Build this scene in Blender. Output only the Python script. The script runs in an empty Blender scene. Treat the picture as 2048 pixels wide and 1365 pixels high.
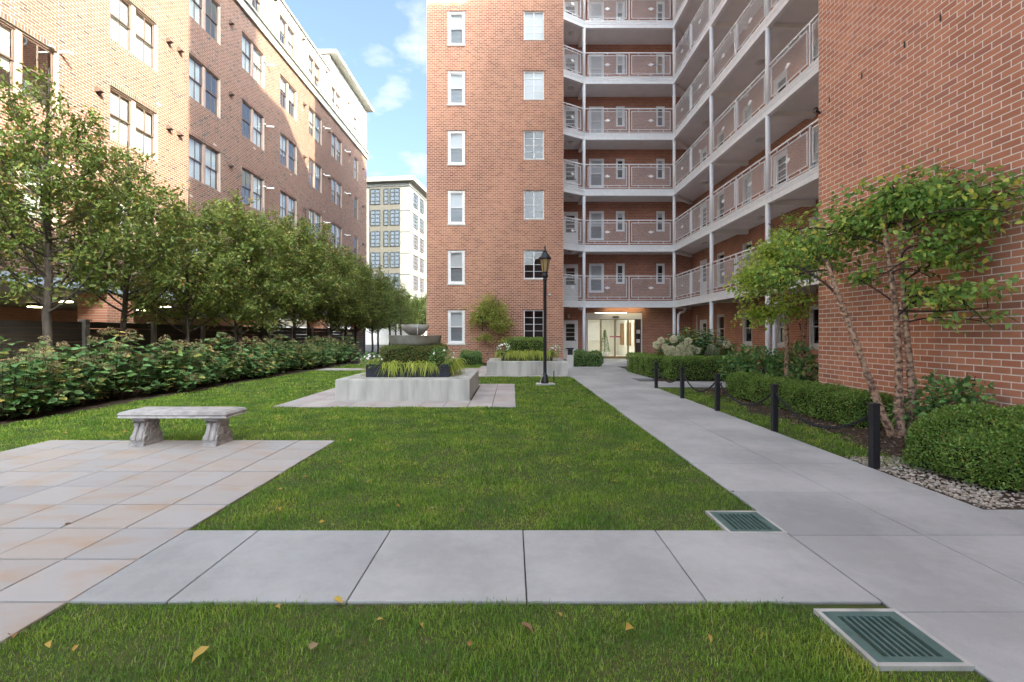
import bpy, math, random
import numpy as np
from mathutils import Vector, Matrix, Quaternion
R = math.radians
random.seed(7)
rng = np.random.default_rng(11)
scene = bpy.context.scene
col = scene.collection
# ---------------------------------------------------------------- camera
F, HZ, CH = 930.0, 668.0, 1.35           # focal length in px of a 2048 wide frame, horizon row, eye height
cam_d = bpy.data.cameras.new('camera'); cam = bpy.data.objects.new('camera', cam_d); col.objects.link(cam)
cam.location = (0, 0, CH); cam.rotation_euler = (R(90), 0, 0)
cam_d.sensor_width = 36; cam_d.lens = 36*F/2048; cam_d.shift_y = -(682.5-HZ)/2048; cam_d.clip_start = .05; cam_d.clip_end = 900
scene.camera = cam
# ---------------------------------------------------------------- light
SUN_TRAVEL = Vector((-1, .95, -.68))
EL = math.atan2(.68, math.hypot(1, .95)); AZ = math.atan2(1, -.95)
w = bpy.data.worlds.new('World'); scene.world = w; w.use_nodes = True
nt = w.node_tree; N = nt.nodes; K = nt.links; N.clear()
out = N.new('ShaderNodeOutputWorld'); bg = N.new('ShaderNodeBackground'); bg.inputs[1].default_value = .15
sky = N.new('ShaderNodeTexSky'); sky.sky_type = 'NISHITA'; sky.sun_disc = False
sky.sun_elevation = EL; sky.sun_rotation = AZ; sky.altitude = 0; sky.air_density = .20; sky.dust_density = 8; sky.ozone_density = 5.0
tc = N.new('ShaderNodeTexCoord'); sep = N.new('ShaderNodeSeparateXYZ'); K.new(tc.outputs['Generated'], sep.inputs[0])
zz = N.new('ShaderNodeMath'); zz.operation = 'ADD'; zz.inputs[1].default_value = .18; K.new(sep.outputs[2], zz.inputs[0])
zm = N.new('ShaderNodeMath'); zm.operation = 'MAXIMUM'; zm.inputs[1].default_value = .12; K.new(zz.outputs[0], zm.inputs[0])
dx = N.new('ShaderNodeMath'); dx.operation = 'DIVIDE'; K.new(sep.outputs[0], dx.inputs[0]); K.new(zm.outputs[0], dx.inputs[1])
dy = N.new('ShaderNodeMath'); dy.operation = 'DIVIDE'; K.new(sep.outputs[1], dy.inputs[0]); K.new(zm.outputs[0], dy.inputs[1])
cmb = N.new('ShaderNodeCombineXYZ'); K.new(dx.outputs[0], cmb.inputs[0]); K.new(dy.outputs[0], cmb.inputs[1]); cmb.inputs[2].default_value = 1.1
no = N.new('ShaderNodeTexNoise'); no.inputs['Scale'].default_value = 3.6; no.inputs['Detail'].default_value = 7; no.inputs['Roughness'].default_value = .55
K.new(cmb.outputs[0], no.inputs['Vector'])
cr = N.new('ShaderNodeValToRGB'); cr.color_ramp.elements[0].position = .52; cr.color_ramp.elements[1].position = .68
cr.color_ramp.elements[0].color = (0, 0, 0, 1); cr.color_ramp.elements[1].color = (.85, .85, .85, 1); K.new(no.outputs[0], cr.inputs[0])
mixc = N.new('ShaderNodeMixRGB'); K.new(cr.outputs[0], mixc.inputs[0]); K.new(sky.outputs[0], mixc.inputs[1]); mixc.inputs[2].default_value = (.80, .80, .84, 1)
K.new(mixc.outputs[0], bg.inputs[0]); K.new(bg.outputs[0], out.inputs[0])
sd = bpy.data.lights.new('sun', 'SUN'); sd.energy = 2.7; sd.angle = R(.55); sd.color = (1, .89, .74)
so = bpy.data.objects.new('sun', sd); col.objects.link(so); so.location = (30, -30, 40)
so.rotation_euler = SUN_TRAVEL.to_track_quat('-Z', 'Y').to_euler()
scene.view_settings.view_transform = 'Standard'; scene.view_settings.look = 'None'; scene.view_settings.gamma = 1
scene.view_settings.exposure = 3.5
scene.view_settings.use_white_balance = True; scene.view_settings.white_balance_temperature = 7250; scene.view_settings.white_balance_tint = -7
# ---------------------------------------------------------------- helpers
def G(px, py):
    d = F*CH/(py-HZ); return ((px-1024)/F*d, d)
def up(py, d): return CH+(HZ-py)*d/F

def lin(c):
    return tuple(((v/12.92) if v <= .04045 else ((v+.055)/1.055)**2.4) for v in c)

def mat(name, c, rough=.7, c2=None, vscale=4., detail=4, bump=0., bscale=60., metal=0., rand=None, trans=0., stretch=None, spec=.3, vmin=.35, vmax=.7, rscale=1., speck=0., stain=0., world=False):
    """procedural principled material: c..c2 mixed by noise; rand = list of colours picked at random per island/object"""
    m = bpy.data.materials.new(name); m.use_nodes = True
    t = m.node_tree; n = t.nodes; l = t.links; p = n['Principled BSDF']; o = n['Material Output']
    p.inputs['Roughness'].default_value = rough; p.inputs['Metallic'].default_value = metal
    p.inputs['Specular IOR Level'].default_value = spec
    tcn = n.new('ShaderNodeTexCoord'); vec = n.new('ShaderNodeNewGeometry').outputs['Position'] if world else tcn.outputs['Object']
    if stretch:
        mp = n.new('ShaderNodeMapping'); mp.inputs['Scale'].default_value = stretch; l.new(vec, mp.inputs[0]); vec = mp.outputs[0]
    colsock = None
    if rand:
        g = n.new('ShaderNodeNewGeometry'); oi = n.new('ShaderNodeObjectInfo')
        ad = n.new('ShaderNodeMath'); ad.operation = 'ADD'; l.new(g.outputs['Random Per Island'], ad.inputs[0]); l.new(oi.outputs['Random'], ad.inputs[1])
        fr = n.new('ShaderNodeMath'); fr.operation = 'FRACT'; l.new(ad.outputs[0], fr.inputs[0])
        rp = n.new('ShaderNodeValToRGB'); e = rp.color_ramp.elements
        while len(e) > 1: e.remove(e[0])
        for i, (pos, cc) in enumerate(rand):
            if i == 0: e[0].position = pos; e[0].color = (*cc, 1)
            else: q = e.new(pos); q.color = (*cc, 1)
        l.new(fr.outputs[0], rp.inputs[0]); colsock = rp.outputs[0]
    if c2 is not None:
        ns = n.new('ShaderNodeTexNoise'); ns.inputs['Scale'].default_value = vscale; ns.inputs['Detail'].default_value = detail
        l.new(vec, ns.inputs['Vector'])
        mr = n.new('ShaderNodeMapRange'); mr.inputs[1].default_value = vmin; mr.inputs[2].default_value = vmax; l.new(ns.outputs[0], mr.inputs[0])
        mx = n.new('ShaderNodeMixRGB'); l.new(mr.outputs[0], mx.inputs[0])
        if colsock is not None:
            # multiply random colour by noise tint
            mx.inputs[1].default_value = (1, 1, 1, 1); mx.inputs[2].default_value = (*c2, 1)
            mm = n.new('ShaderNodeMixRGB'); mm.blend_type = 'MULTIPLY'; mm.inputs[0].default_value = 1
            l.new(colsock, mm.inputs[1]); l.new(mx.outputs[0], mm.inputs[2]); colsock = mm.outputs[0]
        else:
            mx.inputs[1].default_value = (*c, 1); mx.inputs[2].default_value = (*c2, 1); colsock = mx.outputs[0]
    if (speck or stain) and colsock is not None:
        for (sc, amt, lo, hi) in ((260., speck, .3, .7), (1.1, stain, .42, .62)):
            if not amt: continue
            n2 = n.new('ShaderNodeTexNoise'); n2.inputs['Scale'].default_value = sc; n2.inputs['Detail'].default_value = 3 if sc > 50 else 12; n2.inputs['Roughness'].default_value = .68; l.new(tcn.outputs['Object'] if sc > 50 else n.new('ShaderNodeNewGeometry').outputs['Position'], n2.inputs['Vector'])
            r2 = n.new('ShaderNodeMapRange'); r2.inputs[1].default_value = lo; r2.inputs[2].default_value = hi; r2.inputs[3].default_value = 1-amt; r2.inputs[4].default_value = 1+amt*.4; l.new(n2.outputs[0], r2.inputs[0])
            m2 = n.new('ShaderNodeMixRGB'); m2.blend_type = 'MULTIPLY'; m2.inputs[0].default_value = 1; l.new(colsock, m2.inputs[1]); l.new(r2.outputs[0], m2.inputs[2]); colsock = m2.outputs[0]
    if colsock is not None: l.new(colsock, p.inputs['Base Color'])
    else: p.inputs['Base Color'].default_value = (*c, 1)
    if bump:
        nb = n.new('ShaderNodeTexNoise'); nb.inputs['Scale'].default_value = bscale; nb.inputs['Detail'].default_value = 5; l.new(vec, nb.inputs['Vector'])
        b = n.new('ShaderNodeBump'); b.inputs['Strength'].default_value = bump; b.inputs['Distance'].default_value = .02
        l.new(nb.outputs[0], b.inputs['Height']); l.new(b.outputs[0], p.inputs['Normal'])
    if trans:
        tr = n.new('ShaderNodeBsdfTranslucent'); ms = n.new('ShaderNodeMixShader'); ms.inputs[0].default_value = trans
        if colsock is not None: l.new(colsock, tr.inputs[0])
        else: tr.inputs[0].default_value = (*c, 1)
        l.new(p.outputs[0], ms.inputs[1]); l.new(tr.outputs[0], ms.inputs[2]); l.new(ms.outputs[0], o.inputs[0])
    return m

def brick_tex(name, c1, c2, mortar, L=.209, H=.0813, axis='x', joint=.011):
    m = bpy.data.materials.new(name); m.use_nodes = True
    t = m.node_tree; n = t.nodes; l = t.links; p = n['Principled BSDF']; p.inputs['Roughness'].default_value = .85; p.inputs['Specular IOR Level'].default_value = .15
    tcn = n.new('ShaderNodeTexCoord'); s = n.new('ShaderNodeSeparateXYZ'); l.new(tcn.outputs['Object'], s.inputs[0])
    cb = n.new('ShaderNodeCombineXYZ'); l.new(s.outputs[0 if axis == 'x' else 1], cb.inputs[0]); l.new(s.outputs[2], cb.inputs[1])
    b = n.new('ShaderNodeTexBrick'); b.inputs['Scale'].default_value = 1; b.inputs['Mortar Size'].default_value = joint/2; b.inputs['Mortar Smooth'].default_value = .3
    b.inputs['Brick Width'].default_value = L; b.inputs['Row Height'].default_value = H; b.inputs['Bias'].default_value = 0
    b.inputs['Color1'].default_value = (*c1, 1); b.inputs['Color2'].default_value = (*c2, 1); b.inputs['Mortar'].default_value = (*mortar, 1)
    l.new(cb.outputs[0], b.inputs['Vector'])
    ns = n.new('ShaderNodeTexNoise'); ns.inputs['Scale'].default_value = .9; ns.inputs['Detail'].default_value = 5; l.new(tcn.outputs['Object'], ns.inputs['Vector'])
    mr = n.new('ShaderNodeMapRange'); mr.inputs[1].default_value = .3; mr.inputs[2].default_value = .75; mr.inputs[3].default_value = .82; mr.inputs[4].default_value = 1.12; l.new(ns.outputs[0], mr.inputs[0])
    mm = n.new('ShaderNodeMixRGB'); mm.blend_type = 'MULTIPLY'; mm.inputs[0].default_value = 1; l.new(b.outputs[0], mm.inputs[1]); l.new(mr.outputs[0], mm.inputs[2])
    l.new(mm.outputs[0], p.inputs['Base Color'])
    bp = n.new('ShaderNodeBump'); bp.inputs['Strength'].default_value = .6; bp.inputs['Distance'].default_value = .01; bp.invert = True
    l.new(b.outputs['Fac'], bp.inputs['Height']); l.new(bp.outputs[0], p.inputs['Normal'])
    return m

def glass_mat(name, tint=(.55, .6, .62), refl=1.5, base=.05):
    m = bpy.data.materials.new(name); m.use_nodes = True
    t = m.node_tree; n = t.nodes; l = t.links; o = n['Material Output']; n.remove(n['Principled BSDF'])
    tr = n.new('ShaderNodeBsdfTransparent'); tr.inputs[0].default_value = (*tint, 1)
    gl = n.new('ShaderNodeBsdfGlossy'); gl.inputs['Roughness'].default_value = .01; gl.inputs[0].default_value = (1, 1, 1, 1)
    fr = n.new('ShaderNodeFresnel'); gg = n.new('ShaderNodeNewGeometry'); mi = n.new('ShaderNodeMapRange'); mi.inputs[3].default_value = refl; mi.inputs[4].default_value = 1/refl; l.new(gg.outputs['Backfacing'], mi.inputs[0]); l.new(mi.outputs[0], fr.inputs[0])
    tcn = n.new('ShaderNodeTexCoord'); ns = n.new('ShaderNodeTexNoise'); ns.inputs['Scale'].default_value = 1.3; l.new(tcn.outputs['Object'], ns.inputs['Vector'])
    b = n.new('ShaderNodeBump'); b.inputs['Strength'].default_value = .04; b.inputs['Distance'].default_value = .05; l.new(ns.outputs[0], b.inputs['Height']); l.new(b.outputs[0], gl.inputs['Normal'])
    ad = n.new('ShaderNodeMath'); ad.operation = 'ADD'; ad.inputs[1].default_value = base; ad.use_clamp = True; l.new(fr.outputs[0], ad.inputs[0])
    ms = n.new('ShaderNodeMixShader'); l.new(ad.outputs[0], ms.inputs[0]); l.new(tr.outputs[0], ms.inputs[1]); l.new(gl.outputs[0], ms.inputs[2]); l.new(ms.outputs[0], o.inputs[0])
    return m

def emit_mat(name, c, s):
    m = bpy.data.materials.new(name); m.use_nodes = True; p = m.node_tree.nodes['Principled BSDF']
    p.inputs['Base Color'].default_value = (*c, 1); p.inputs['Emission Color'].default_value = (*c, 1); p.inputs['Emission Strength'].default_value = s
    return m

def np_mesh(name, V, Fc, m=None, smooth=None):
    V = np.asarray(V, dtype=np.float32); Fc = np.asarray(Fc, dtype=np.int32)
    me = bpy.data.meshes.new(name); k = Fc.shape[1]
    me.vertices.add(len(V)); me.vertices.foreach_set('co', V.ravel())
    me.loops.add(Fc.size); me.loops.foreach_set('vertex_index', Fc.ravel())
    me.polygons.add(len(Fc)); me.polygons.foreach_set('loop_start', np.arange(0, Fc.size, k, dtype=np.int32))
    if smooth is not None: me.polygons.foreach_set('use_smooth', np.full(len(Fc), bool(smooth), dtype=bool))
    me.update(calc_edges=True)
    if m: me.materials.append(m)
    return me

class MB:
    def __init__(s): s.v = []; s.f = []
    def add(s, V, Fc):
        o = len(s.v); s.v += [tuple(p) for p in V]; s.f += [tuple(i+o for i in q) for q in Fc]; return s
    def box(s, x0, x1, y0, y1, z0, z1):
        return s.add([(x0, y0, z0), (x1, y0, z0), (x1, y1, z0), (x0, y1, z0), (x0, y0, z1), (x1, y0, z1), (x1, y1, z1), (x0, y1, z1)],
                     [(0, 3, 2, 1), (4, 5, 6, 7), (0, 1, 5, 4), (1, 2, 6, 5), (2, 3, 7, 6), (3, 0, 4, 7)])
    def bbox(s, x0, x1, y0, y1, z0, z1, b=.006):
        """box with chamfered top edges"""
        V = [(x0, y0, z0), (x1, y0, z0), (x1, y1, z0), (x0, y1, z0), (x0, y0, z1-b), (x1, y0, z1-b), (x1, y1, z1-b), (x0, y1, z1-b),
             (x0+b, y0+b, z1), (x1-b, y0+b, z1), (x1-b, y1-b, z1), (x0+b, y1-b, z1)]
        Fc = [(0, 3, 2, 1), (8, 9, 10, 11)]
        for i in range(4):
            j = (i+1) % 4; Fc += [(i, j, 4+j, 4+i), (4+i, 4+j, 8+j, 8+i)]
        return s.add(V, Fc)
    def quad(s, a, b, c, d): return s.add([a, b, c, d], [(0, 1, 2, 3)])
    def tube(s, pts, rad, n=8, cap=True):
        V, Fc = tube(pts, rad, n, cap); return s.add(V.tolist(), Fc.tolist())
    def cyl(s, x, y, z0, z1, r0, r1=None, n=16):
        r1 = r0 if r1 is None else r1
        return s.lathe([(0, z0), (r0, z0), (r1, z1), (0, z1)], x, y, n)
    def lathe(s, prof, x=0, y=0, n=20):
        V = []; Fc = []
        for r, z in prof:
            for i in range(n):
                a = 2*math.pi*i/n; V.append((x+r*math.cos(a), y+r*math.sin(a), z))
        for k in range(len(prof)-1):
            for i in range(n):
                j = (i+1) % n; Fc.append((k*n+i, k*n+j, (k+1)*n+j, (k+1)*n+i))
        return s.add(V, Fc)
    def sph(s, c, r, n=8, m=6):
        prof = [(max(1e-4, r[0]*math.sin(math.pi*k/m)), -math.cos(math.pi*k/m)) for k in range(m+1)]
        V = []; Fc = []
        for k in range(m+1):
            for i in range(n):
                a = 2*math.pi*i/n; q = math.sin(math.pi*k/m)
                V.append((c[0]+r[0]*q*math.cos(a), c[1]+r[1]*q*math.sin(a), c[2]-r[2]*math.cos(math.pi*k/m)))
        for k in range(m):
            for i in range(n):
                j = (i+1) % n; Fc.append((k*n+i, k*n+j, (k+1)*n+j, (k+1)*n+i))
        return s.add(V, Fc)
    def mesh(s, name, m=None, smooth=False):
        me = bpy.data.meshes.new(name); me.from_pydata(s.v, [], s.f)
        if smooth: me.polygons.foreach_set('use_smooth', [True]*len(me.polygons))
        if m: me.materials.append(m)
        return me

def tube(pts, rad, n=6, cap=True):
    P = np.asarray(pts, float); r = np.asarray(rad, float)*np.ones(len(P))
    T = np.gradient(P, axis=0); T /= np.linalg.norm(T, axis=1, keepdims=True)+1e-9
    ref = np.array([.31, .95, .05]) if abs(T[0][2]) > .6 else np.array([0., 0, 1])
    A = np.cross(T, ref); A /= np.linalg.norm(A, axis=1, keepdims=True)+1e-9; B = np.cross(T, A)
    a = np.linspace(0, 2*np.pi, n, endpoint=False)
    V = P[:, None]+r[:, None, None]*(np.cos(a)[None, :, None]*A[:, None]+np.sin(a)[None, :, None]*B[:, None])
    V = V.reshape(-1, 3); k = len(P); i = np.arange(n); j = (i+1) % n
    Fc = np.concatenate([np.stack([q*n+i, q*n+j, (q+1)*n+j, (q+1)*n+i], 1) for q in range(k-1)])
    return V, Fc

WL = {}
def wl(o): return WL.get(o.name, Vector((0, 0, 0))) if o else Vector((0, 0, 0))
def obj(name, me, parent=None, loc=(0, 0, 0), rz=0., local=False, rot=None, scale=None):
    o = bpy.data.objects.new(name, me); col.objects.link(o)
    lv = Vector(loc)
    if parent: o.parent = parent
    o.location = lv if local else lv-wl(parent)
    o.rotation_euler = rot if rot else (0, 0, rz)
    if scale: o.scale = scale
    WL[o.name] = lv if not local else wl(parent)+lv
    return o
def tag(o, label=None, cat=None, group=None, kind=None):
    if label: o['label'] = label
    if cat: o['category'] = cat
    if group: o['group'] = group
    if kind: o['kind'] = kind
    return o
def thing(name, loc, label, cat, group=None, rz=0.):
    return tag(obj(name, None, None, loc, rz), label, cat, group)
def structure(name, me, parent=None, loc=(0, 0, 0)):
    return tag(obj(name, me, parent, loc), kind='structure')

# leaf scattering ---------------------------------------------------------
T4 = (np.array([(0, 0, 0), (.45, .3, .07), (1, 0, -.06), (.45, -.3, .07)]), np.array([(0, 3, 2), (0, 2, 1)]))
T5 = (np.array([(0, 0, 0), (.3, .3, .05), (.68, .24, .04), (1, 0, -.1), (.68, -.24, .04), (.3, -.3, .05), (.5, 0, -.03)]),
      np.array([(0, 6, 1), (1, 6, 2), (2, 6, 3), (3, 6, 4), (4, 6, 5), (5, 6, 0)]))
def nrmz(a): return a/(np.linalg.norm(a, axis=1, keepdims=True)+1e-9)
def leaves(pos, dirs, nrm, size, T=T4):
    tv, tf = T; x = nrmz(dirs); z = nrm-np.sum(nrm*x, 1, keepdims=True)*x; z = nrmz(z); y = np.cross(z, x)
    s = np.asarray(size)[:, None, None]*np.ones((len(pos), 1, 1))
    V = pos[:, None]+s*(tv[None, :, 0:1]*x[:, None]+tv[None, :, 1:2]*y[:, None]+tv[None, :, 2:3]*z[:, None])
    Fc = tf[None]+(np.arange(len(pos))*len(tv))[:, None, None]
    return V.reshape(-1, 3), Fc.reshape(-1, 3)
def cat_mesh(parts):
    V = []; Fc = []; o = 0
    for v, f in parts: V.append(v); Fc.append(f+o); o += len(v)
    return np.concatenate(V), np.concatenate(Fc)
def rvec(n): return nrmz(rng.normal(size=(n, 3)))

# ---------------------------------------------------------------- materials
BR = [(0, (.52, .215, .135)), (.25, (.60, .255, .158)), (.5, (.65, .285, .178)), (.75, (.57, .24, .155)), (.95, (.45, .19, .135)), (1, (.66, .29, .18))]
m_brickR = mat('red_brick', (.3, .1, .07), .85, world=True, c2=(.84, .81, .80), vscale=2.2, detail=10, rand=BR, bump=.25, bscale=90, spec=.15)
BT = [(0, (.33, .145, .09)), (.3, (.44, .205, .13)), (.55, (.50, .24, .155)), (.8, (.42, .195, .13)), (1, (.32, .14, .105))]
m_brickT = mat('tower_brick', (.3, .1, .07), .85, c2=(.66, .60, .64), vscale=.55, detail=10, rand=BT, spec=.15, stretch=(1, 1, .5), vmin=.38, vmax=.72)
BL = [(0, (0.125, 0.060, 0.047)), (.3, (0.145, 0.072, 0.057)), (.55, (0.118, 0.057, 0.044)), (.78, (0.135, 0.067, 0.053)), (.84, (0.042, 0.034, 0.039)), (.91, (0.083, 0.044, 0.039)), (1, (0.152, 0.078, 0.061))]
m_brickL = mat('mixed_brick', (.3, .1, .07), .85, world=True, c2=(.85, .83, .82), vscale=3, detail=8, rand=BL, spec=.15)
m_mortR = mat('mortar_pale', (.86, .78, .69), .95, c2=(.78, .70, .62), vscale=15, bump=.2)
m_mortT = mat('mortar_tower', (.74, .58, .46), .95, c2=(.64, .5, .41), vscale=3)
m_mortL = mat('mortar_left', (.29, .255, .22), .95, c2=(.25, .22, .19), vscale=12)
m_brickX = brick_tex('recess_brick_x', (.36, .155, .105), (.46, .205, .14), (.56, .43, .35), axis='x', joint=.014)
m_brickY = brick_tex('recess_brick_y', (.40, .17, .105), (.48, .215, .135), (.58, .44, .35), axis='y', joint=.014)
m_white = mat('white_paint', (.84, .84, .85), .45, c2=(.77, .77, .79), vscale=6)
m_offw = mat('off_white_paint', (.62, .60, .57), .6, c2=(.54, .52, .5), vscale=3)
m_ceil = mat('grey_soffit', (.78, .76, .76), .8, c2=(.72, .70, .70), vscale=2)
m_beam = mat('soffit_beam', (.80, .78, .75), .7, c2=(.74, .72, .69), vscale=3)
m_siding = mat('white_siding', (.37, .365, .345), .6, c2=(.34, .335, .315), vscale=2)
m_brown = mat('brown_frame', (.085, .055, .045), .5, c2=(.07, .045, .038), vscale=5)
m_frame2 = mat('taupe_frame', (.26, .19, .165), .6, c2=(.22, .16, .14), vscale=5)
m_glassL = glass_mat('window_glass_blue', (.72, .76, .78), 1.6, .12)
m_glass = glass_mat('window_glass', (.75, .78, .8), 1.5, .02)
m_glassD = glass_mat('door_glass', (.86, .88, .86), 1.45, .02)
m_dark = mat('dark_room', (.06, .058, .055), .9, c2=(.035, .034, .034), vscale=1)  # dimness of unlit rooms put into the colour of the backing sheets
m_blind = mat('window_blind', (.66, .66, .62), .8, c2=(.58, .58, .55), vscale=2, stretch=(1, 1, 40))
m_shade = mat('white_roller_shade', (.78, .78, .78), .8, c2=(.72, .72, .73), vscale=2)
m_gsheet = mat('grey_sheet', (.36, .37, .39), .8, c2=(.24, .25, .27), vscale=3, stretch=(1, 1, 12))  # grey with level bands, for the sheet behind lower sashes
m_curt = mat('orange_curtain', (.62, .33, .12), .8, c2=(.5, .25, .09), vscale=9)
m_conc = mat('walk_concrete', (.395, .39, .40), .85, world=True, c2=(.86, .86, .865), vscale=2.2, detail=12, bump=.12, bscale=220, speck=.17, stain=.22, rand=[(0, (.50, .495, .49)), (.5, (.54, .53, .52)), (1, (.47, .468, .468))])
# paver: warm/grey mottled
m_paver = mat('mottled_paver', (.33, .28, .25), .85, world=True, c2=(1.02, .86, .71), vscale=2.4, detail=9, vmin=.5, vmax=.72, stretch=(1, 2.0, 1), bump=.15, bscale=150, rand=[(0, (.40, .385, .385)), (.35, (.45, .42, .41)), (.7, (.42, .38, .36)), (.9, (.46, .40, .36)), (1, (.37, .36, .37))], speck=.13)
m_paver2 = mat('pale_paver', (.40, .355, .34), .85, world=True, c2=(.85, .78, .74), vscale=2.2, detail=7, bump=.15, bscale=150, rand=[(0, (.48, .45, .44)), (.5, (.53, .49, .47)), (1, (.45, .41, .41))], speck=.1)
m_joint = mat('joint_sand', (.075, .065, .055), .95, c2=(.05, .045, .035), vscale=30)
m_plinth = mat('cast_concrete', (.56, .545, .51), .85, c2=(.33, .32, .295), vscale=3.0, detail=10, stretch=(1.6, 1.6, .28), bump=.15, bscale=40, vmin=.38, vmax=.72)
m_bench = mat('cast_stone', (.47, .44, .43), .9, c2=(.26, .24, .23), vscale=9, detail=10, bump=.4, bscale=90, vmin=.4, vmax=.75)
m_bowl = mat('weathered_bowl', (.40, .385, .35), .9, c2=(.2, .175, .15), vscale=3, detail=9, bump=.3, bscale=50, vmin=.42, vmax=.72)
m_black = mat('black_metal', (.018, .018, .022), .42, c2=(.026, .026, .03), vscale=12, spec=.4)
m_navy = mat('dark_planter', (.02, .022, .032), .4, c2=(.028, .03, .04), vscale=6, spec=.4)
m_green = mat('green_grate', (.115, .18, .165), .55, c2=(.085, .14, .125), vscale=14, detail=8, bump=.08)
m_pit = mat('drain_pit', (.02, .017, .012), .9)
m_soil = mat('thatch', (.085, .085, .03), .95, c2=(.06, .10, .02), vscale=7, detail=8, bump=.5, bscale=40)
m_mulch = mat('mulch', (.055, .036, .025), .95, c2=(.10, .07, .05), vscale=35, detail=8, bump=.8, bscale=70)
m_chip = mat('wood_chip', (.1, .06, .04), .9, rand=[(0, (.05, .03, .02)), (.4, (.11, .07, .045)), (.75, (.2, .13, .085)), (.93, (.3, .22, .15)), (1, (.38, .3, .2))])
m_peb = mat('pebble', (.5, .45, .4), .7, rand=[(0, (.24, .19, .14)), (.3, (.42, .36, .30)), (.6, (.58, .51, .44)), (.85, (.36, .28, .2)), (1, (.66, .62, .57))])
m_ground = mat('far_ground', (.16, .155, .15), .95, c2=(.12, .12, .115), vscale=1)
m_fence = mat('weathered_board', (.085, .066, .052), .85, c2=(.05, .04, .033), vscale=5, detail=8, stretch=(3, .4, 6), bump=.2)
m_post = mat('grey_post', (.30, .28, .26), .85, c2=(.22, .2, .185), vscale=6, stretch=(4, 4, .6))
m_bark = mat('grey_bark', (.085, .066, .055), .9, c2=(.045, .036, .03), vscale=18, detail=8, stretch=(1, 1, .3), bump=.6, bscale=40)
m_birch = mat('peeling_birch_bark', (.56, .36, .24), .85, c2=(.14, .085, .065), vscale=20, detail=9, stretch=(1, 1, 1.1), bump=.7, bscale=45, vmin=.42, vmax=.62)
m_curl = mat('bark_curl', (.5, .3, .2), .8, rand=[(0, (.13, .08, .06)), (.5, (.42, .25, .16)), (1, (.62, .43, .30))])
m_twig = mat('dark_twig', (.06, .042, .035), .9)
def leafmat(name, ramp, trans=.3, rough=.45, spec=.35): return mat(name, (0, 0, 0), rough, rand=ramp, trans=trans, spec=spec)
m_lpear = leafmat('pear_leaf', [(0, (0.098, 0.147, 0.033)), (.35, (0.150, 0.211, 0.046)), (.65, (0.221, 0.262, 0.058)), (.85, (0.130, 0.179, 0.046)), (.94, (0.325, 0.282, 0.065)), (1, (0.338, 0.179, 0.065))], .35)
m_lhyd = leafmat('hydrangea_leaf', [(0, (0.108, 0.225, 0.090)), (.35, (0.162, 0.305, 0.116)), (.65, (0.229, 0.370, 0.129)), (.85, (0.135, 0.252, 0.078)), (.94, (0.513, 0.423, 0.116)), (1, (0.647, 0.396, 0.154))], .22, .5)
m_lbox = leafmat('boxwood_leaf', [(0, (0.101, 0.191, 0.036)), (.4, (0.171, 0.292, 0.056)), (.75, (0.261, 0.402, 0.081)), (.93, (0.342, 0.463, 0.101)), (1, (0.402, 0.241, 0.081))], .25, .35)
m_lbox2 = leafmat('bronze_boxwood_leaf', [(0, (0.091, 0.146, 0.036)), (.4, (0.146, 0.209, 0.055)), (.75, (0.218, 0.273, 0.064)), (.9, (0.346, 0.273, 0.109)), (1, (0.364, 0.182, 0.091))], .25, .4)
m_lbirch = leafmat('birch_leaf', [(0, (0.147, 0.288, 0.068)), (.35, (0.234, 0.392, 0.091)), (.65, (0.345, 0.508, 0.114)), (.85, (0.491, 0.622, 0.136)), (.96, (0.688, 0.692, 0.136)), (1, (0.850, 0.622, 0.114))], .4, .45)
m_lbright = leafmat('bright_birch_leaf', [(0, (0.241, 0.373, 0.067)), (.4, (0.383, 0.530, 0.097)), (.8, (0.564, 0.666, 0.134)), (1, (0.724, 0.666, 0.154))], .45, .5)
m_lviney = leafmat('espalier_leaf', [(0, (0.202, 0.290, 0.065)), (.4, (0.343, 0.406, 0.092)), (.8, (0.504, 0.522, 0.130)), (1, (0.605, 0.386, 0.147))], .35, .5)
m_lshrub = leafmat('viburnum_leaf', [(0, (0.086, 0.196, 0.059)), (.5, (0.159, 0.306, 0.094)), (.85, (0.245, 0.416, 0.118)), (1, (0.490, 0.367, 0.142))], .2, .4)
m_hak = leafmat('golden_grass_blade', [(0, (0.303, 0.378, 0.055)), (.5, (0.468, 0.540, 0.097)), (.85, (0.578, 0.607, 0.152)), (1, (0.550, 0.446, 0.138))], .4, .5)
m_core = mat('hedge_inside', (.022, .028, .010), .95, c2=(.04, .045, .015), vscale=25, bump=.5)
m_petal = mat('white_petal', (.8, .79, .74), .7)
m_pan = leafmat('cream_panicle', [(0, (0.799, 0.792, 0.552)), (.5, (0.850, 0.850, 0.632)), (.85, (0.821, 0.704, 0.529)), (1, (0.850, 0.850, 0.782))], .3, .7)
m_mop = leafmat('faded_flower', [(0, (.36, .31, .12)), (.5, (.40, .30, .18)), (.8, (.42, .29, .22)), (1, (.30, .32, .12))], .2, .7)
m_fall = leafmat('fallen_leaf', [(0, (.55, .34, .05)), (.4, (.62, .44, .09)), (.7, (.40, .22, .07)), (.88, (.25, .14, .08)), (1, (.6, .5, .3))], .2, .6)
m_inter = mat('core_wall', (.26, .24, .22), .9)

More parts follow.
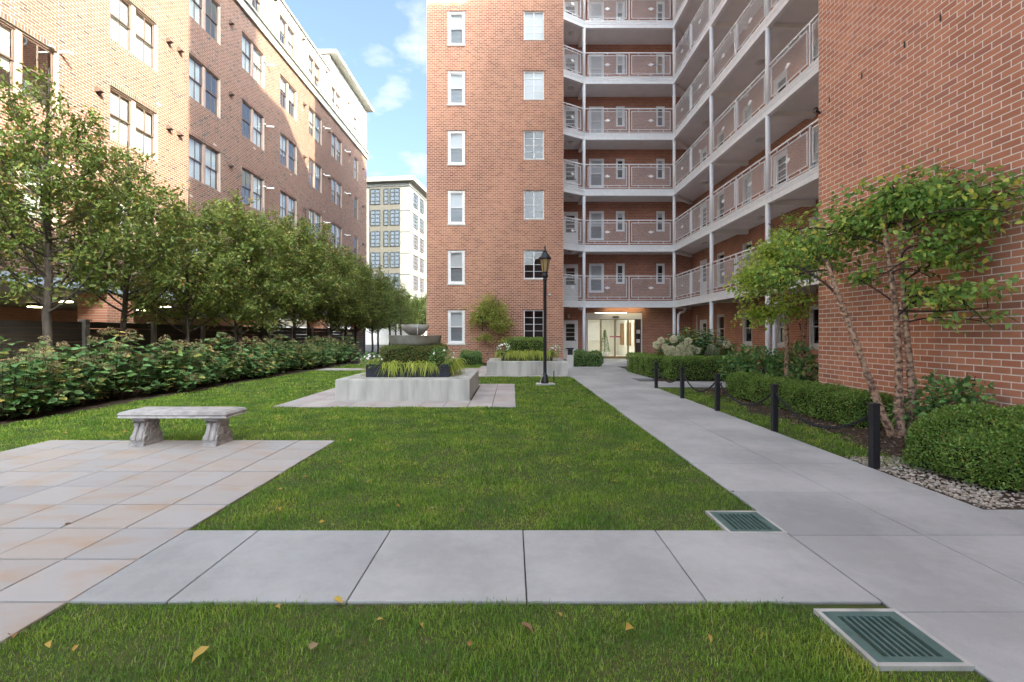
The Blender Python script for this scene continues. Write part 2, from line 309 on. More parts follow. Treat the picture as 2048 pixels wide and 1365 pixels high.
# grass blades: patchy green by position and by blade
m_grass = bpy.data.materials.new('grass_blade'); m_grass.use_nodes = True
def _grass():
    t = m_grass.node_tree; n = t.nodes; l = t.links; p = n['Principled BSDF']; o = n['Material Output']
    p.inputs['Roughness'].default_value = .5; p.inputs['Specular IOR Level'].default_value = .3
    g = n.new('ShaderNodeNewGeometry'); rp = n.new('ShaderNodeValToRGB'); e = rp.color_ramp.elements
    e[0].color = (.115, .20, .028, 1); e[1].color = (.50, .46, .19, 1); e[1].position = 1
    for pos, c in ((.35, (.19, .315, .042, 1)), (.7, (.27, .41, .062, 1)), (.90, (.36, .47, .10, 1))): q = e.new(pos); q.color = c
    l.new(g.outputs['Random Per Island'], rp.inputs[0])
    tcn = n.new('ShaderNodeTexCoord'); ns = n.new('ShaderNodeTexNoise'); ns.inputs['Scale'].default_value = 2.3; ns.inputs['Detail'].default_value = 6; l.new(tcn.outputs['Object'], ns.inputs['Vector'])
    r2 = n.new('ShaderNodeValToRGB'); f = r2.color_ramp.elements
    f[0].position = .34; f[0].color = (.58, .76, .7, 1); f[1].position = .60; f[1].color = (1.15, 1.12, .95, 1); q3 = f.new(.72); q3.color = (1.7, 1.28, 1.25, 1); l.new(ns.outputs[0], r2.inputs[0])
    mm = n.new('ShaderNodeMixRGB'); mm.blend_type = 'MULTIPLY'; mm.inputs[0].default_value = 1; l.new(rp.outputs[0], mm.inputs[1]); l.new(r2.outputs[0], mm.inputs[2])
    l.new(mm.outputs[0], p.inputs['Base Color'])
    tr = n.new('ShaderNodeBsdfTranslucent'); l.new(mm.outputs[0], tr.inputs[0]); ms = n.new('ShaderNodeMixShader'); ms.inputs[0].default_value = .35
    l.new(p.outputs[0], ms.inputs[1]); l.new(tr.outputs[0], ms.inputs[2]); l.new(ms.outputs[0], o.inputs[0])
_grass()
# ================================================================ GROUND
structure('ground', MB().quad((-260, -60, -.06), (260, -60, -.06), (260, 420, -.06), (-260, 420, -.06)).mesh('ground', m_ground))
LAWN = [(-2.235, 1.47, .2, 2.34), (1.0, 1.87, -3, 1.87), (-2.235, 1.0, -3, .2), (-7.55, -5.8, -3, 5.9), (-7.55, 1.865, 5.9, 8.6), (-2.235, 1.865, 3.55, 5.9), (-2.235, 1.46, 3.205, 3.55),
        (-7.55, -4.44, 8.6, 12.55), (.075, 1.865, 8.6, 12.55), (-7.55, 1.865, 12.55, 14.75), (-7.4, -1.3, 14.75, 17.2), (-7.2, -1.2, 18.3, 20.7)]
mb = MB(); mb.quad((-7.7, -3, -.018), (1.9, -3, -.018), (1.9, 20.9, -.018), (-7.7, 20.9, -.018)); mb.quad((3.6, 3.4, -.019), (5.6, 3.4, -.019), (5.6, 11.8, -.019), (3.6, 11.8, -.019))
lawn = structure('lawn', mb.mesh('lawn', m_soil))
# planting beds
mb = MB(); mb.quad((-10.6, 3, -.012), (-7.55, 3, -.012), (-7.15, 34, -.012), (-10.6, 34, -.012))
structure('planting_bed', mb.mesh('planting_bed', m_mulch))
# right bed: uneven edge towards the grass, slight mound at the wall
V = []; Fc = []
ys = np.linspace(3.3, 11.5, 60)
for i, y in enumerate(ys):
    x0 = 4.30+.12*math.sin(y*2.1)+.06*math.sin(y*5.3)+(.25 if y > 9 else 0)-(.85 if y < 4.9 else 0)*min(1, (4.9-y)*3)
    for k in range(5):
        t = k/4; V.append((x0+(5.53-x0)*t, y, -.014+.045*t+.006*(1-t*.5)*math.sin(7*y+9*t)))
for i in range(59):
    for k in range(4): a = i*5+k; Fc.append((a, a+1, a+6, a+5))
structure('mulch_bed', np_mesh('mulch_bed', V, Fc, m_mulch, True))
mb = MB(); mb.quad((4.3, 13.2, -.01), (9.45, 13.2, -.01), (9.45, 23.9, -.01), (4.3, 17.5, -.01)); mb.quad((-3.9, 19.6, -.012), (1.0, 19.6, -.012), (1.0, 21.45, -.012), (-3.9, 21.45, -.012)); mb.quad((2.3, 18.9, -.004), (3.75, 18.9, -.004), (3.75, 19.9, -.004), (2.3, 19.9, -.004))
structure('entrance_bed', mb.mesh('entrance_bed', m_mulch))

def slabs(root, xs, ys, name, m, top=0., jit=.0015, g=.004, th=.045, skip=None, gy=1.):
    for i in range(len(xs)-1):
        for j in range(len(ys)-1):
            cx, cy = (xs[i]+xs[i+1])/2, (ys[j]+ys[j+1])/2
            if skip and skip(cx, cy): continue
            t = top+random.uniform(-jit, jit); hx, hy = (xs[i+1]-xs[i])/2-g, (ys[j+1]-ys[j])/2-g*gy
            if hx < .02 or hy < .02: continue
            me = MB().bbox(-hx, hx, -hy, hy, -th, 0, .003).mesh(name, m)
            obj(name, me, root, (cx, cy, t))
# walkway of big concrete slabs
mb = MB()
for (a, b, c, d) in ((1.87, 3.625, -2.9, 14.2), (-2.24, 1.87, 2.345, 3.2), (3.625, 7.2, -2.9, 3.58), (3.625, 8.0, 11.8, 13.15), (1.83, 4.35, 14.2, 24.45), (4.35, 7.0, 17.6, 24.45)):
    mb.quad((a, c, -.013), (b, c, -.013), (b, d, -.013), (a, d, -.013))
walk = structure('walkway', mb.mesh('walkway', m_joint))
yl = [3.12+.86*k for k in range(-7, 13)]+[14.2]
slabs(walk, [1.87, 2.76, 3.625], yl, 'slab', m_conc)
slabs(walk, [-2.24, -1.742, -.835, .075, .983, 1.867], [2.345, 3.2], 'slab', m_conc)
slabs(walk, [3.625, 4.52, 5.41, 6.3, 7.2], [3.58-.86*k for k in range(7, -1, -1)], 'slab', m_conc)
slabs(walk, [3.625, 4.5, 5.38, 6.26, 7.14, 8.0], [11.8, 13.15], 'slab', m_conc)
slabs(walk, [1.83, 2.67, 3.51, 4.35], [14.2+.8545*k for k in range(13)], 'slab', m_conc)
slabs(walk, [4.35, 5.2, 6.1, 7.0], [17.6+.856*k for k in range(9)], 'slab', m_conc, skip=lambda x, y: y < 18.5+(x-4.3)*2.0)
# patio of mottled pavers
mb = MB(); mb.quad((-5.85, -2.2, -.014), (-2.24, -2.2, -.014), (-2.24, 5.9, -.014), (-5.85, 5.9, -.014))
patio = structure('patio', mb.mesh('patio', m_joint))
slabs(patio, [-2.24-.4515*k for k in range(8, -1, -1)], [2.345+.4444*k for k in range(-10, 9)], 'paver', m_paver, jit=.002, g=.005, gy=1.9)
# paver pad under the fountain plinth and around the second plinth
mb = MB(); mb.quad((-4.44, 8.6, -.014), (.075, 8.6, -.014), (.075, 12.55, -.014), (-4.44, 12.55, -.014)); mb.quad((-1.3, 14.75, -.015), (1.83, 14.75, -.015), (1.83, 19.5, -.015), (-1.3, 19.5, -.015)); mb.quad((-7.3, 17.2, -.015), (-1.3, 17.2, -.015), (-1.3, 18.3, -.015), (-7.3, 18.3, -.015))
pad = structure('paver_pad', mb.mesh('paver_pad', m_joint))
insideA = lambda x, y: -3.5 < x < -.9 and 9.45 < y < 11.9
slabs(pad, [-4.44+.4515*k for k in range(11)], [8.6+.439*k for k in range(10)], 'paver', m_paver2, jit=.002, g=.006, skip=insideA)
insideB = lambda x, y: -.75 < x < 1.7 and 15.3 < y < 17.4
slabs(pad, [-1.3+.447*k for k in range(8)], [14.75+.475*k for k in range(11)], 'paver', m_paver2, jit=.002, g=.006, skip=insideB)
slabs(pad, [-7.3+.5*k for k in range(13)], [17.2, 17.75, 18.3], 'paver', m_paver2, jit=.002, g=.006)

# ---- grass blades
def blades(rects, dens, hmin, hmax, wid, mask=None):
    P = []
    for (x0, x1, y0, y1) in rects:
        n = int((x1-x0)*(y1-y0)*dens)
        if n > 0: P.append(np.stack([rng.uniform(x0, x1, n), rng.uniform(y0, y1, n)], 1))
    P = np.concatenate(P); P = P+rng.normal(0, .012, P.shape)
    thin = np.sin(P[:, 0]*1.7+1.3*np.sin(P[:, 1]*1.1))*np.sin(P[:, 1]*2.3+.9*np.sin(P[:, 0]*2.9))+.5*np.sin(P[:, 0]*7.3+P[:, 1]*3.1)*np.sin(P[:, 1]*8.7-P[:, 0]*2); P = P[rng.uniform(0, 1, len(P)) < np.clip(1.0-.38*np.clip(thin-.15, 0, 1.2), .45, 1)]
    if mask is not None: P = P[mask(P)]
    n = len(P)
    clump = .75+.35*np.sin(P[:, 0]*5.1+np.sin(P[:, 1]*4.3)*2)*np.sin(P[:, 1]*6.7+1.3)
    h = rng.uniform(hmin, hmax, n)*clump; a = rng.uniform(0, 2*np.pi, n); ln = rng.uniform(.15, 1.0, n)
    wd = wid*rng.uniform(.7, 1.3, n)
    d = np.stack([np.cos(a), np.sin(a), np.zeros(n)], 1); s = np.stack([-np.sin(a), np.cos(a), np.zeros(n)], 1)
    b = np.concatenate([P, np.full((n, 1), -.019)], 1); z = np.array([0, 0, 1.])
    mid = b+d*(h*ln*.35)[:, None]+z*(h*.6)[:, None]; tip = b+d*(h*ln*.95)[:, None]+z*(h*(1.05-.35*ln))[:, None]
    w2 = (wd/2)[:, None]
    V = np.stack([b-s*w2, b+s*w2, mid+s*w2*.85, mid-s*w2*.85, tip], 1).reshape(-1, 3)
    o = (np.arange(n)*5)[:, None]
    Fc = np.concatenate([np.stack([o[:, 0], o[:, 0]+1, o[:, 0]+2], 1), np.stack([o[:, 0], o[:, 0]+2, o[:, 0]+3], 1), np.stack([o[:, 0]+3, o[:, 0]+2, o[:, 0]+4], 1)])
    return V, Fc
def clip(rects, y0, y1):
    return [(a, b, max(c, y0), min(d, y1)) for (a, b, c, d) in rects if min(d, y1) > max(c, y0)]
view = lambda P: (np.abs(P[:, 0]) < P[:, 1]*1.13+.35)
parts = [blades(clip(LAWN, .9, 2.6), 14500, .02, .046, .0029, view), blades(clip(LAWN, 2.6, 4.2), 9500, .02, .042, .0037, view), blades(clip(LAWN, 4.2, 6.5), 4600, .024, .046, .0055, view),
         blades(clip(LAWN, 6.5, 10), 2300, .03, .058, .0085, view), blades(clip(LAWN, 10, 21), 900, .03, .056, .014, view)]
rightg = lambda P: (rng.uniform(0, 1, len(P)) < .8) & (P[:, 0] < 4.36+.12*np.sin(P[:, 1]*2.1)+np.where(P[:, 1] > 9, .3, 0)+.06*np.sin(P[:, 1]*5.3)+rng.normal(0, .05, len(P))) & (P[:, 1] > 4.75+.3*np.sin(P[:, 0]*9))
parts.append(blades([(3.64, 5.0, 4.6, 7)], 3600, .025, .05, .006, rightg)); parts.append(blades([(3.64, 5.3, 7, 11.75)], 1900, .025, .05, .009, rightg))
V, Fc = cat_mesh(parts)
tag(obj('grass', np_mesh('grass', V, Fc, m_grass)), 'short green mown grass covering the courtyard lawn', 'grass', kind='stuff')
# wood chips and pebbles
n = 4200; P = np.stack([rng.uniform(4.25, 5.5, n), rng.uniform(4.6, 11.4, n), rng.uniform(.0, .02, n)], 1); P[:, 2] += np.clip((P[:, 0]-4.3)*.042, 0, .05)-.02
q = rvec(n); q[:, 2] *= .3
V, Fc = leaves(P, q, np.tile([0, 0, 1.], (n, 1))+rng.normal(0, .3, (n, 3)), rng.uniform(.025, .06, n))
tag(obj('wood_chips', np_mesh('wood_chips', V, Fc, m_chip)), 'brown wood chips strewn over the bed along the right wall', 'mulch', kind='stuff')
ico = MB().sph((0, 0, 0), (1, .8, .55), 6, 4); iv = np.array(ico.v); itf = np.array([(a, b, c) for (a, b, c, d) in ico.f]+[(a, c, d) for (a, b, c, d) in ico.f])
n = 2300; t = rng.uniform(0, 1, n); py = 3.62+1.5*t; px = np.where(py > 4.75, rng.uniform(3.66, 4.5, n), rng.uniform(3.66, 4.35, n))
P = np.stack([px, py, rng.uniform(-.02, .004, n)], 1)
V, Fc = leaves(P, np.stack([np.cos(t*99), np.sin(t*99), 0*t], 1), np.tile([0, 0, 1.], (n, 1))+rng.normal(0, .25, (n, 3)), rng.uniform(.009, .019, n), (iv, itf))
tag(obj('pebbles', np_mesh('pebbles', V, Fc, m_peb, True)), 'pale pebbles at the foot of the round hedge by the walkway', 'pebbles', kind='stuff')

# ================================================================ WALL TOOLS
def wall_sheet(mb, P0, u, n, U0, U1, V0, V1, ops, depth=.14):
    us = sorted({U0, U1, *[v for o in ops for v in o[:2] if U0 < v < U1]}); vs = sorted({V0, V1, *[v for o in ops for v in o[2:4] if V0 < v < V1]})
    P0 = Vector(P0); u = Vector(u); n = Vector(n)
    pt = lambda a, b, d=0.: tuple(P0+u*a+Vector((0, 0, b))-n*d)
    for i in range(len(us)-1):
        for j in range(len(vs)-1):
            cu, cv = (us[i]+us[i+1])/2, (vs[j]+vs[j+1])/2
            if any(o[0] < cu < o[1] and o[2] < cv < o[3] for o in ops): continue
            mb.quad(pt(us[i], vs[j]), pt(us[i+1], vs[j]), pt(us[i+1], vs[j+1]), pt(us[i], vs[j+1]))
    for (a, b, c, d) in ops:
        for (p, q) in (((a, c), (b, c)), ((b, c), (b, d)), ((b, d), (a, d)), ((a, d), (a, c))):
            mb.quad(pt(*p), pt(*q), pt(*q, depth), pt(*p, depth))
def brick_list(U0, U1, V0, V1, holes, L, H):
    out = []; nr = int(round((V1-V0)/H))
    for r in range(nr):
        v0 = V0+r*H; vc = v0+H/2
        iv = [(U0, U1)]
        for (a, b, c, d) in holes:
            if c < vc < d:
                nx = []
                for (s, e) in iv:
                    if b <= s or a >= e: nx.append((s, e))
                    else:
                        if a > s: nx.append((s, a))
                        if b < e: nx.append((b, e))
                iv = nx
        off = L/2*(r % 2)
        for (s, e) in iv:
            k = math.floor((s-U0-off)/L)
            while True:
                a = U0+off+k*L; b = a+L; k += 1
                if a >= e-1e-6: break
                a2, b2 = max(a, s), min(b, e)
                if b2-a2 > .035: out.append((a2, b2, v0, v0+H))
    return out
def brick_mesh(name, bl, P0, u, n, m, joint=.011, proud=.007):
    B = np.array(bl); P0 = np.array(P0, float); u = np.array(u, float); nn = np.array(n, float); g = joint/2
    pr = proud+rng.normal(0, .0004, len(B))
    def pt(a, b, d): return P0+a[:, None]*u+b[:, None]*np.array([0, 0, 1.])+d[:, None]*nn
    a, b, c, d = B[:, 0]+g, B[:, 1]-g, B[:, 2]+g, B[:, 3]-g; z = np.zeros(len(B))-.002
    V = np.stack([pt(a, c, z), pt(b, c, z), pt(b, d, z), pt(a, d, z), pt(a, c, pr), pt(b, c, pr), pt(b, d, pr), pt(a, d, pr)], 1).reshape(-1, 3)
    q = np.array([(4, 5, 6, 7), (0, 1, 5, 4), (1, 2, 6, 5), (2, 3, 7, 6), (3, 0, 4, 7)])
    Fc = (q[None]+(np.arange(len(B))*8)[:, None, None]).reshape(-1, 4)
    return np_mesh(name, V, Fc, m, False)
def single_bricks(wall, bl, P0, u, n, rz, m, joint=.0125, proud=.003):
    cache = {}
    P0 = Vector(P0); u = Vector(u); n = Vector(n)
    for (a, b, c, d) in bl:
        key = (round(b-a, 3), round(d-c, 3))
        if key not in cache:
            hx, hz = (b-a)/2-joint/2, (d-c)/2-joint/2
            mb = MB(); V0 = [(-hx, 0, -hz), (hx, 0, -hz), (hx, 0, hz), (-hx, 0, hz)]; e = .0025
            mb.add([(x, .002, z) for x, y, z in V0]+[(x, -proud+e, z) for x, y, z in V0]+[(x-math.copysign(e, x), -proud, z-math.copysign(e, z)) for x, y, z in V0],
                   [(8, 9, 10, 11)]+[(i, (i+1) % 4, 4+(i+1) % 4, 4+i) for i in range(4)]+[(4+i, 4+(i+1) % 4, 8+(i+1) % 4, 8+i) for i in range(4)])
            cache[key] = mb.mesh('brick', m)
        obj('brick', cache[key], wall, P0+u*((a+b)/2)+Vector((0, 0, (c+d)/2)), rz)

# ---- windows (local frame: x along wall, z up, y=0 wall face, +y into the wall)
WC = {}
def wmesh(key, fn, m, smooth=False):
    if key not in WC: mb = MB(); fn(mb); WC[key] = mb.mesh(key[0], m, smooth)
    return WC[key]
def rect_frame(mb, x0, x1, z0, z1, t, y0, y1):
    mb.box(x0, x0+t, y0, y1, z0, z1); mb.box(x1-t, x1, y0, y1, z0, z1); mb.box(x0+t, x1-t, y0+.002, y1, z0, z0+t); mb.box(x0+t, x1-t, y0+.002, y1, z1-t, z1)
def win_pair(bld, loc, rz, w=1.95, h=1.707, single=False):
    def fr(mb):
        rect_frame(mb, 0, w, 0, h, .045, .05, .16)
        if not single: mb.box(w/2-.07, w/2+.07, .046, .16, .045, h-.045)
    W = obj('window', wmesh(('window', w, h, single, 'pair'), fr, m_frame2), bld, loc, rz)
    units = [(.055, w-.055)] if single else [(.055, w/2-.085), (w/2+.085, w-.055)]
    for (a, b) in units:
        for q, (z0, z1, y) in enumerate(((h/2-.02, h-.055, .085), (.055, h/2+.02, .112))):
            def sa(mb): rect_frame(mb, a, b, z0, z1, .045, y, y+.025); mb.box((a+b)/2-.011, (a+b)/2+.011, y-.002, y+.02, z0+.045, z1-.045)
            obj('sash', wmesh(('sash', w, h, a, q, 'p'), sa, m_brown), W, (0, 0, 0), local=True)
            def pa(mb): mb.quad((a+.04, y+.014, z0+.04), (b-.04, y+.014, z0+.04), (b-.04, y+.014, z1-.04), (a+.04, y+.014, z1-.04))
            obj('pane', wmesh(('pane', w, h, a, q, 'p'), pa, m_glassL), W, (0, 0, 0), local=True)
        r = random.random()
        if r < .85:
            zb = random.choice([.06, .06, .06, h*.35, h*.5, h*.62]) if loc[1] > 17 else random.choice([.06, .06, h*.3])
            def bl(mb):
                for k in range(int((h-.06-zb)/.05)): z = h-.06-k*.05; mb.quad((a+.03, .17, z), (b-.03, .17, z), (b-.03, .18, z-.047), (a+.03, .18, z-.047))
            obj('blind', wmesh(('blind', w, h, a, zb), bl, m_blind), W, (0, 0, 0), local=True)
    return W
def win_dh(bld, loc, rz, w=.77, h=1.545, shade=.5, m=None, curt=False, sill=True):
    m = m or m_white
    W = obj('window', wmesh(('window', w, h, m.name, 'dh'), lambda mb: rect_frame(mb, 0, w, 0, h, min(.085, w*.16), .02, .14), m), bld, loc, rz)
    t = min(.085, w*.16)
    for q, (z0, z1, y) in enumerate(((h/2-.015, h-t, .06), (t, h/2+.02, .09))):
        obj('sash', wmesh(('sash', w, h, q, m.name), lambda mb: rect_frame(mb, t, w-t, z0, z1, .04, y, y+.025), m), W, (0, 0, 0), local=True)
        obj('pane', wmesh(('pane', w, h, q, 'dh'), lambda mb: mb.quad((t+.03, y+.014, z0+.03), (w-t-.03, y+.014, z0+.03), (w-t-.03, y+.014, z1-.03), (t+.03, y+.014, z1-.03)), m_glass), W, (0, 0, 0), local=True)
    if shade > 0:
        obj('curtain' if curt else 'roller_shade', wmesh(('roller_shade', w, h, round(shade, 2), curt), lambda mb: mb.quad((t, .15, h*(1-shade)), (w-t, .15, h*(1-shade)), (w-t, .15, h-t), (t, .15, h-t)), m_curt if curt else m_shade), W, (0, 0, 0), local=True)
    if .4 < shade < .6 and w > .7: obj('lower_sheet', wmesh(('lower_sheet', w, h), lambda mb: mb.quad((t, .155, t), (w-t, .155, t), (w-t, .155, h*.55), (t, .155, h*.55)), m_gsheet), W, (0, 0, 0), local=True)  # flat grey sheet behind the lower sash
    if sill: obj('sill', wmesh(('sill', w), lambda mb: mb.box(-.05, w+.05, -.04, .14, -.065, -.002), m_offw), W, (0, 0, 0), local=True)
    return W
def win_casement(bld, loc, rz, w=.915, h=1.30, shade=0):
    def fr(mb):
        rect_frame(mb, 0, w, 0, h, .035, .04, .10); mb.box(w/2-.022, w/2+.022, .037, .10, .035, h-.035)
        for k in (1, 2, 3):
            z = .035+(h-.07)*k/4; mb.box(.035, w/2-.022, .05, .08, z-.008, z+.008); mb.box(w/2+.022, w-.035, .05, .08, z-.008, z+.008)
    W = obj('window', wmesh(('window', w, h, 'cas'), fr, m_white), bld, loc, rz)
    hh = (h-.07)/4
    pm = wmesh(('pane', w, h, 'cas'), lambda mb: mb.quad((0, 0, 0), (w/2-.06, 0, 0), (w/2-.06, 0, hh-.018), (0, 0, hh-.018)), m_glass)
    for i in range(2):
        for k in range(4):
            obj('pane', pm, W, ((.036 if i == 0 else w/2+.024), .064+.002*((i*4+k) % 3), .044+hh*k), local=True, rot=(R(random.uniform(-1.2, 1.2)), 0, 0))
    if shade: obj('roller_shade', wmesh(('roller_shade', w, shade, 'c'), lambda mb: mb.quad((.03, .15, h*(1-shade)), (w-.03, .15, h*(1-shade)), (w-.03, .15, h-.03), (.03, .15, h-.03)), m_shade), W, (0, 0, 0), local=True)
    obj('sill', wmesh(('sill', w, 'c'), lambda mb: mb.box(-.03, w+.03, -.025, .12, -.05, -.002), m_offw), W, (0, 0, 0), local=True)
    return W
def door(bld, loc, rz, w=.85, h=2.03):
    def fr(mb):
        mb.box(0, .07, .0, .12, 0, h); mb.box(w-.07, w, .0, .12, 0, h); mb.box(.07, w-.07, .002, .12, h-.07, h)
        mb.box(.07, .17, .05, .09, 0, h-.07); mb.box(w-.17, w-.07, .05, .09, 0, h-.07); mb.box(.17, w-.17, .05, .09, h-.19, h-.07); mb.box(.17, w-.17, .05, .09, 0, .95)
        mb.box(.22, w-.22, .04, .05, .15, .82)
        for k in (1, 2, 3): z = .95+(h-.19-.95)*k/4; mb.box(.17, w-.17, .055, .085, z-.014, z+.014)
    D = obj('door', wmesh(('door', w, h), fr, m_white), bld, loc, rz)
    hh = (h-1.14)/4
    pm = wmesh(('pane', w, 'door'), lambda mb: mb.quad((0, 0, 0), (w-.34, 0, 0), (w-.34, 0, hh-.03), (0, 0, hh-.03)), m_glass)
    for k in range(4): obj('pane', pm, D, (.17, .07, .95+hh*k+.014), local=True)
    obj('handle', wmesh(('handle',), lambda mb: mb.box(w-.15, w-.11, .0, .05, .95, 1.0).box(w-.22, w-.11, -.01, .0, .965, .985), m_black), D, (0, 0, 0), local=True)
    return D

# ================================================================ APARTMENT BUILDING (tower, balcony wings, near right wing)
H1 = .0813; LB = .209; ST = 34*H1
apt = thing('apartment_building', (0, 21.5, 0), 'red brick apartment building with a central tower and white balcony galleries', 'building')
ROOF = 23.6
# -- tower
TX0, TX1, TY = -3.95, 2.38, 21.5; TH = 22.6
ops = []
for k in range(8):
    b = 11*H1+k*ST; ops.append((.99, 1.76, b, b+19*H1)); b2 = 14*H1+k*ST; ops.append((4.505, 5.42, b2, b2+16*H1))
mb = MB(); wall_sheet(mb, (TX0, TY, 0), (1, 0, 0), (0, -1, 0), 0, TX1-TX0, 0, TH, ops)
wt = obj('tower_wall', mb.mesh('tower_wall', m_mortT), apt)
bl = brick_list(0, TX1-TX0, 0, int(TH/H1)*H1, ops, LB, H1)
tag(obj('tower_bricks', brick_mesh('tower_bricks', bl, (TX0, TY, 0), (1, 0, 0), (0, -1, 0), m_brickT, joint=.016, proud=.004), wt), kind='stuff')
sh = [.5, .5, .5, .52, .5, .5, .45, .5]
for k in range(8):
    W1 = win_dh(apt, (TX0+.99, TY, 11*H1+k*ST), 0, .77, 19*H1, sh[k] if k else .48); obj('lintel', wmesh(('lintel', .77), lambda mb: mb.box(-.1, .87, -.009, .05, 0, .022), m_brown), W1, (0, 0, 19*H1+.001), local=True)
    win_casement(apt, (TX0+4.505, TY, 14*H1+k*ST), 0, .915, 16*H1, .95 if k in (4, 5) else 0)
    obj('lintel', wmesh(('lintel', .9), lambda mb: mb.box(-.1, 1.02, -.009, .05, 0, .022), m_brown), apt, (TX0+4.505, TY, 14*H1+k*ST+16*H1+.001))
mb = MB()
for (p, q) in (((TX0, TY), (TX0, 30)), ((TX0, 30), (TX1, 30)), ((TX1, 30), (TX1, TY))):
    mb.quad((*p, 0), (*q, 0), (*q, TH), (*p, TH))
obj('tower_side_wall', mb.mesh('tower_side_wall', m_brickY), apt)
obj('tower_roof', MB().box(TX0-.05, TX1+.05, TY-.06, 30, TH, TH+.12).mesh('tower_roof', m_offw), apt)
obj('tower_dark_backing', MB().box(TX0+.5, TX1-.5, TY+.9, TY+1.0, .02, TH-.1).mesh('tower_dark_backing', m_dark), apt)  # dark sheet standing in for the unlit rooms behind the tower windows
# -- balcony wings
FL = [2.965+ST*k for k in range(7)]
BX, BY, WX, WY = 8.04, 23.05, 9.5, 24.5
ops = [(.30, 1.10, .03, 2.06), (1.52, 4.49, .0, 2.46)]
for f in FL: ops += [(.30, 1.10, f+.02, f+2.05), (1.68, 2.47, f+.55, f+2.09), (3.10, 3.56, f+1.01, f+2.09), (5.22, 5.67, f+1.01, f+2.09)]
mb = MB(); wall_sheet(mb, (TX1, WY, 0), (1, 0, 0), (0, -1, 0), 0, WX-TX1, 0, ROOF, ops)
obj('gallery_wall', mb.mesh('gallery_wall', m_brickX), apt)
door(apt, (TX1+.30, WY, .03), 0, .80)
for k, f in enumerate(FL):
    door(apt, (TX1+.30, WY, f+.02), 0, .80)
    win_dh(apt, (TX1+1.68, WY, f+.55), 0, .79, 1.54, [.55, .45, .5, .95, .95, .45, .6][k], sill=False)
    win_dh(apt, (TX1+3.10, WY, f+1.01), 0, .46, 1.08, [.0, .3, 0, .5, .45, .5, 0][k], sill=False)
    win_dh(apt, (TX1+5.22, WY, f+1.01), 0, .45, 1.08, [.0, .3, .3, 0, .85, 0, 0][k], curt=(k == 4), sill=False)
# right wing wall
RWD = [(1.0, 1.9)]; ops = []
colsR = [('d', 1.0, .85), ('w', 2.9, .8), ('w', 5.3, .8), ('d', 7.6, .85), ('w', 9.6, .8), ('w', 11.9, .8), ('d', 14.0, .85)]
for lv in [0.]+FL:
    for (ty, a, wd) in colsR:
        if ty == 'd': ops.append((a, a+wd, lv+.02, lv+2.05))
        elif lv > 0: ops.append((a, a+wd, lv+.55, lv+2.09))
        else: ops.append((a, a+wd, .92, 2.24))
ops = [o for o in ops if not (o[2] < .1 and o[0] > 5)]
ops += [(7.75, 8.55, .92, 2.24)]
mb = MB(); wall_sheet(mb, (WX, WY, 0), (0, -1, 0), (-1, 0, 0), 0, WY-8.4, 0, ROOF, ops)
obj('wing_wall', mb.mesh('wing_wall', m_brickY), apt)
m_tan = m_offw
for (a, b, c, d) in ops:
    if d-c > 1.9: door(apt, (WX, WY-a, c), -R(90), b-a)
    else: win_dh(apt, (WX, WY-a, c), -R(90), b-a, d-c, random.choice([0, .4, .5, .9]) if c > 1 else random.choice([.0, .3]), m=m_tan, sill=(c < 1))
obj('wing_dark_backing', MB().box(WX+.9, WX+1.0, 8.5, WY+1.4, .02, ROOF-.1).box(TX1+.05, TX1+1.45, WY+.9, WY+1, .02, ROOF-.1).box(TX1+4.6, WX+.9, WY+.9, WY+1, .02, 2.6).box(TX1+1.45, WX+.9, WY+.9, WY+1, 2.62, ROOF-.1).mesh('wing_dark_backing', m_dark), apt)  # dark sheets in place of dim rooms behind the wing windows
# balcony slabs, fascias, beams, columns
EDGE = [(TX1, 22.35), (3.57, BY), (BX, BY), (BX, 8.45)]
poly = EDGE+[(WX-.004, 8.45), (WX-.004, WY-.004), (TX1+.004, WY-.004)]
def off(p, q, d):
    v = Vector((q[0]-p[0], q[1]-p[1])); v.normalize(); return Vector((v.y, -v.x))*d
def edge_box(mb, p, q, o0, o1, z0, z1):
    a = off(p, q, o0); b = off(p, q, o1)
    P = [(p[0]+a.x, p[1]+a.y), (q[0]+a.x, q[1]+a.y), (q[0]+b.x, q[1]+b.y), (p[0]+b.x, p[1]+b.y)]
    mb.add([(*x, z0) for x in P]+[(*x, z1) for x in P], [(0, 3, 2, 1), (4, 5, 6, 7), (0, 1, 5, 4), (1, 2, 6, 5), (2, 3, 7, 6), (3, 0, 4, 7)])
lamp_mesh = MB().lathe([(.001, -.09), (.09, -.085), (.14, -.05), (.155, -.01), (.155, 0)], 0, 0, 18).mesh('gallery_lamp', m_offw, True)
CY = [18.74, 14.61, 10.48]
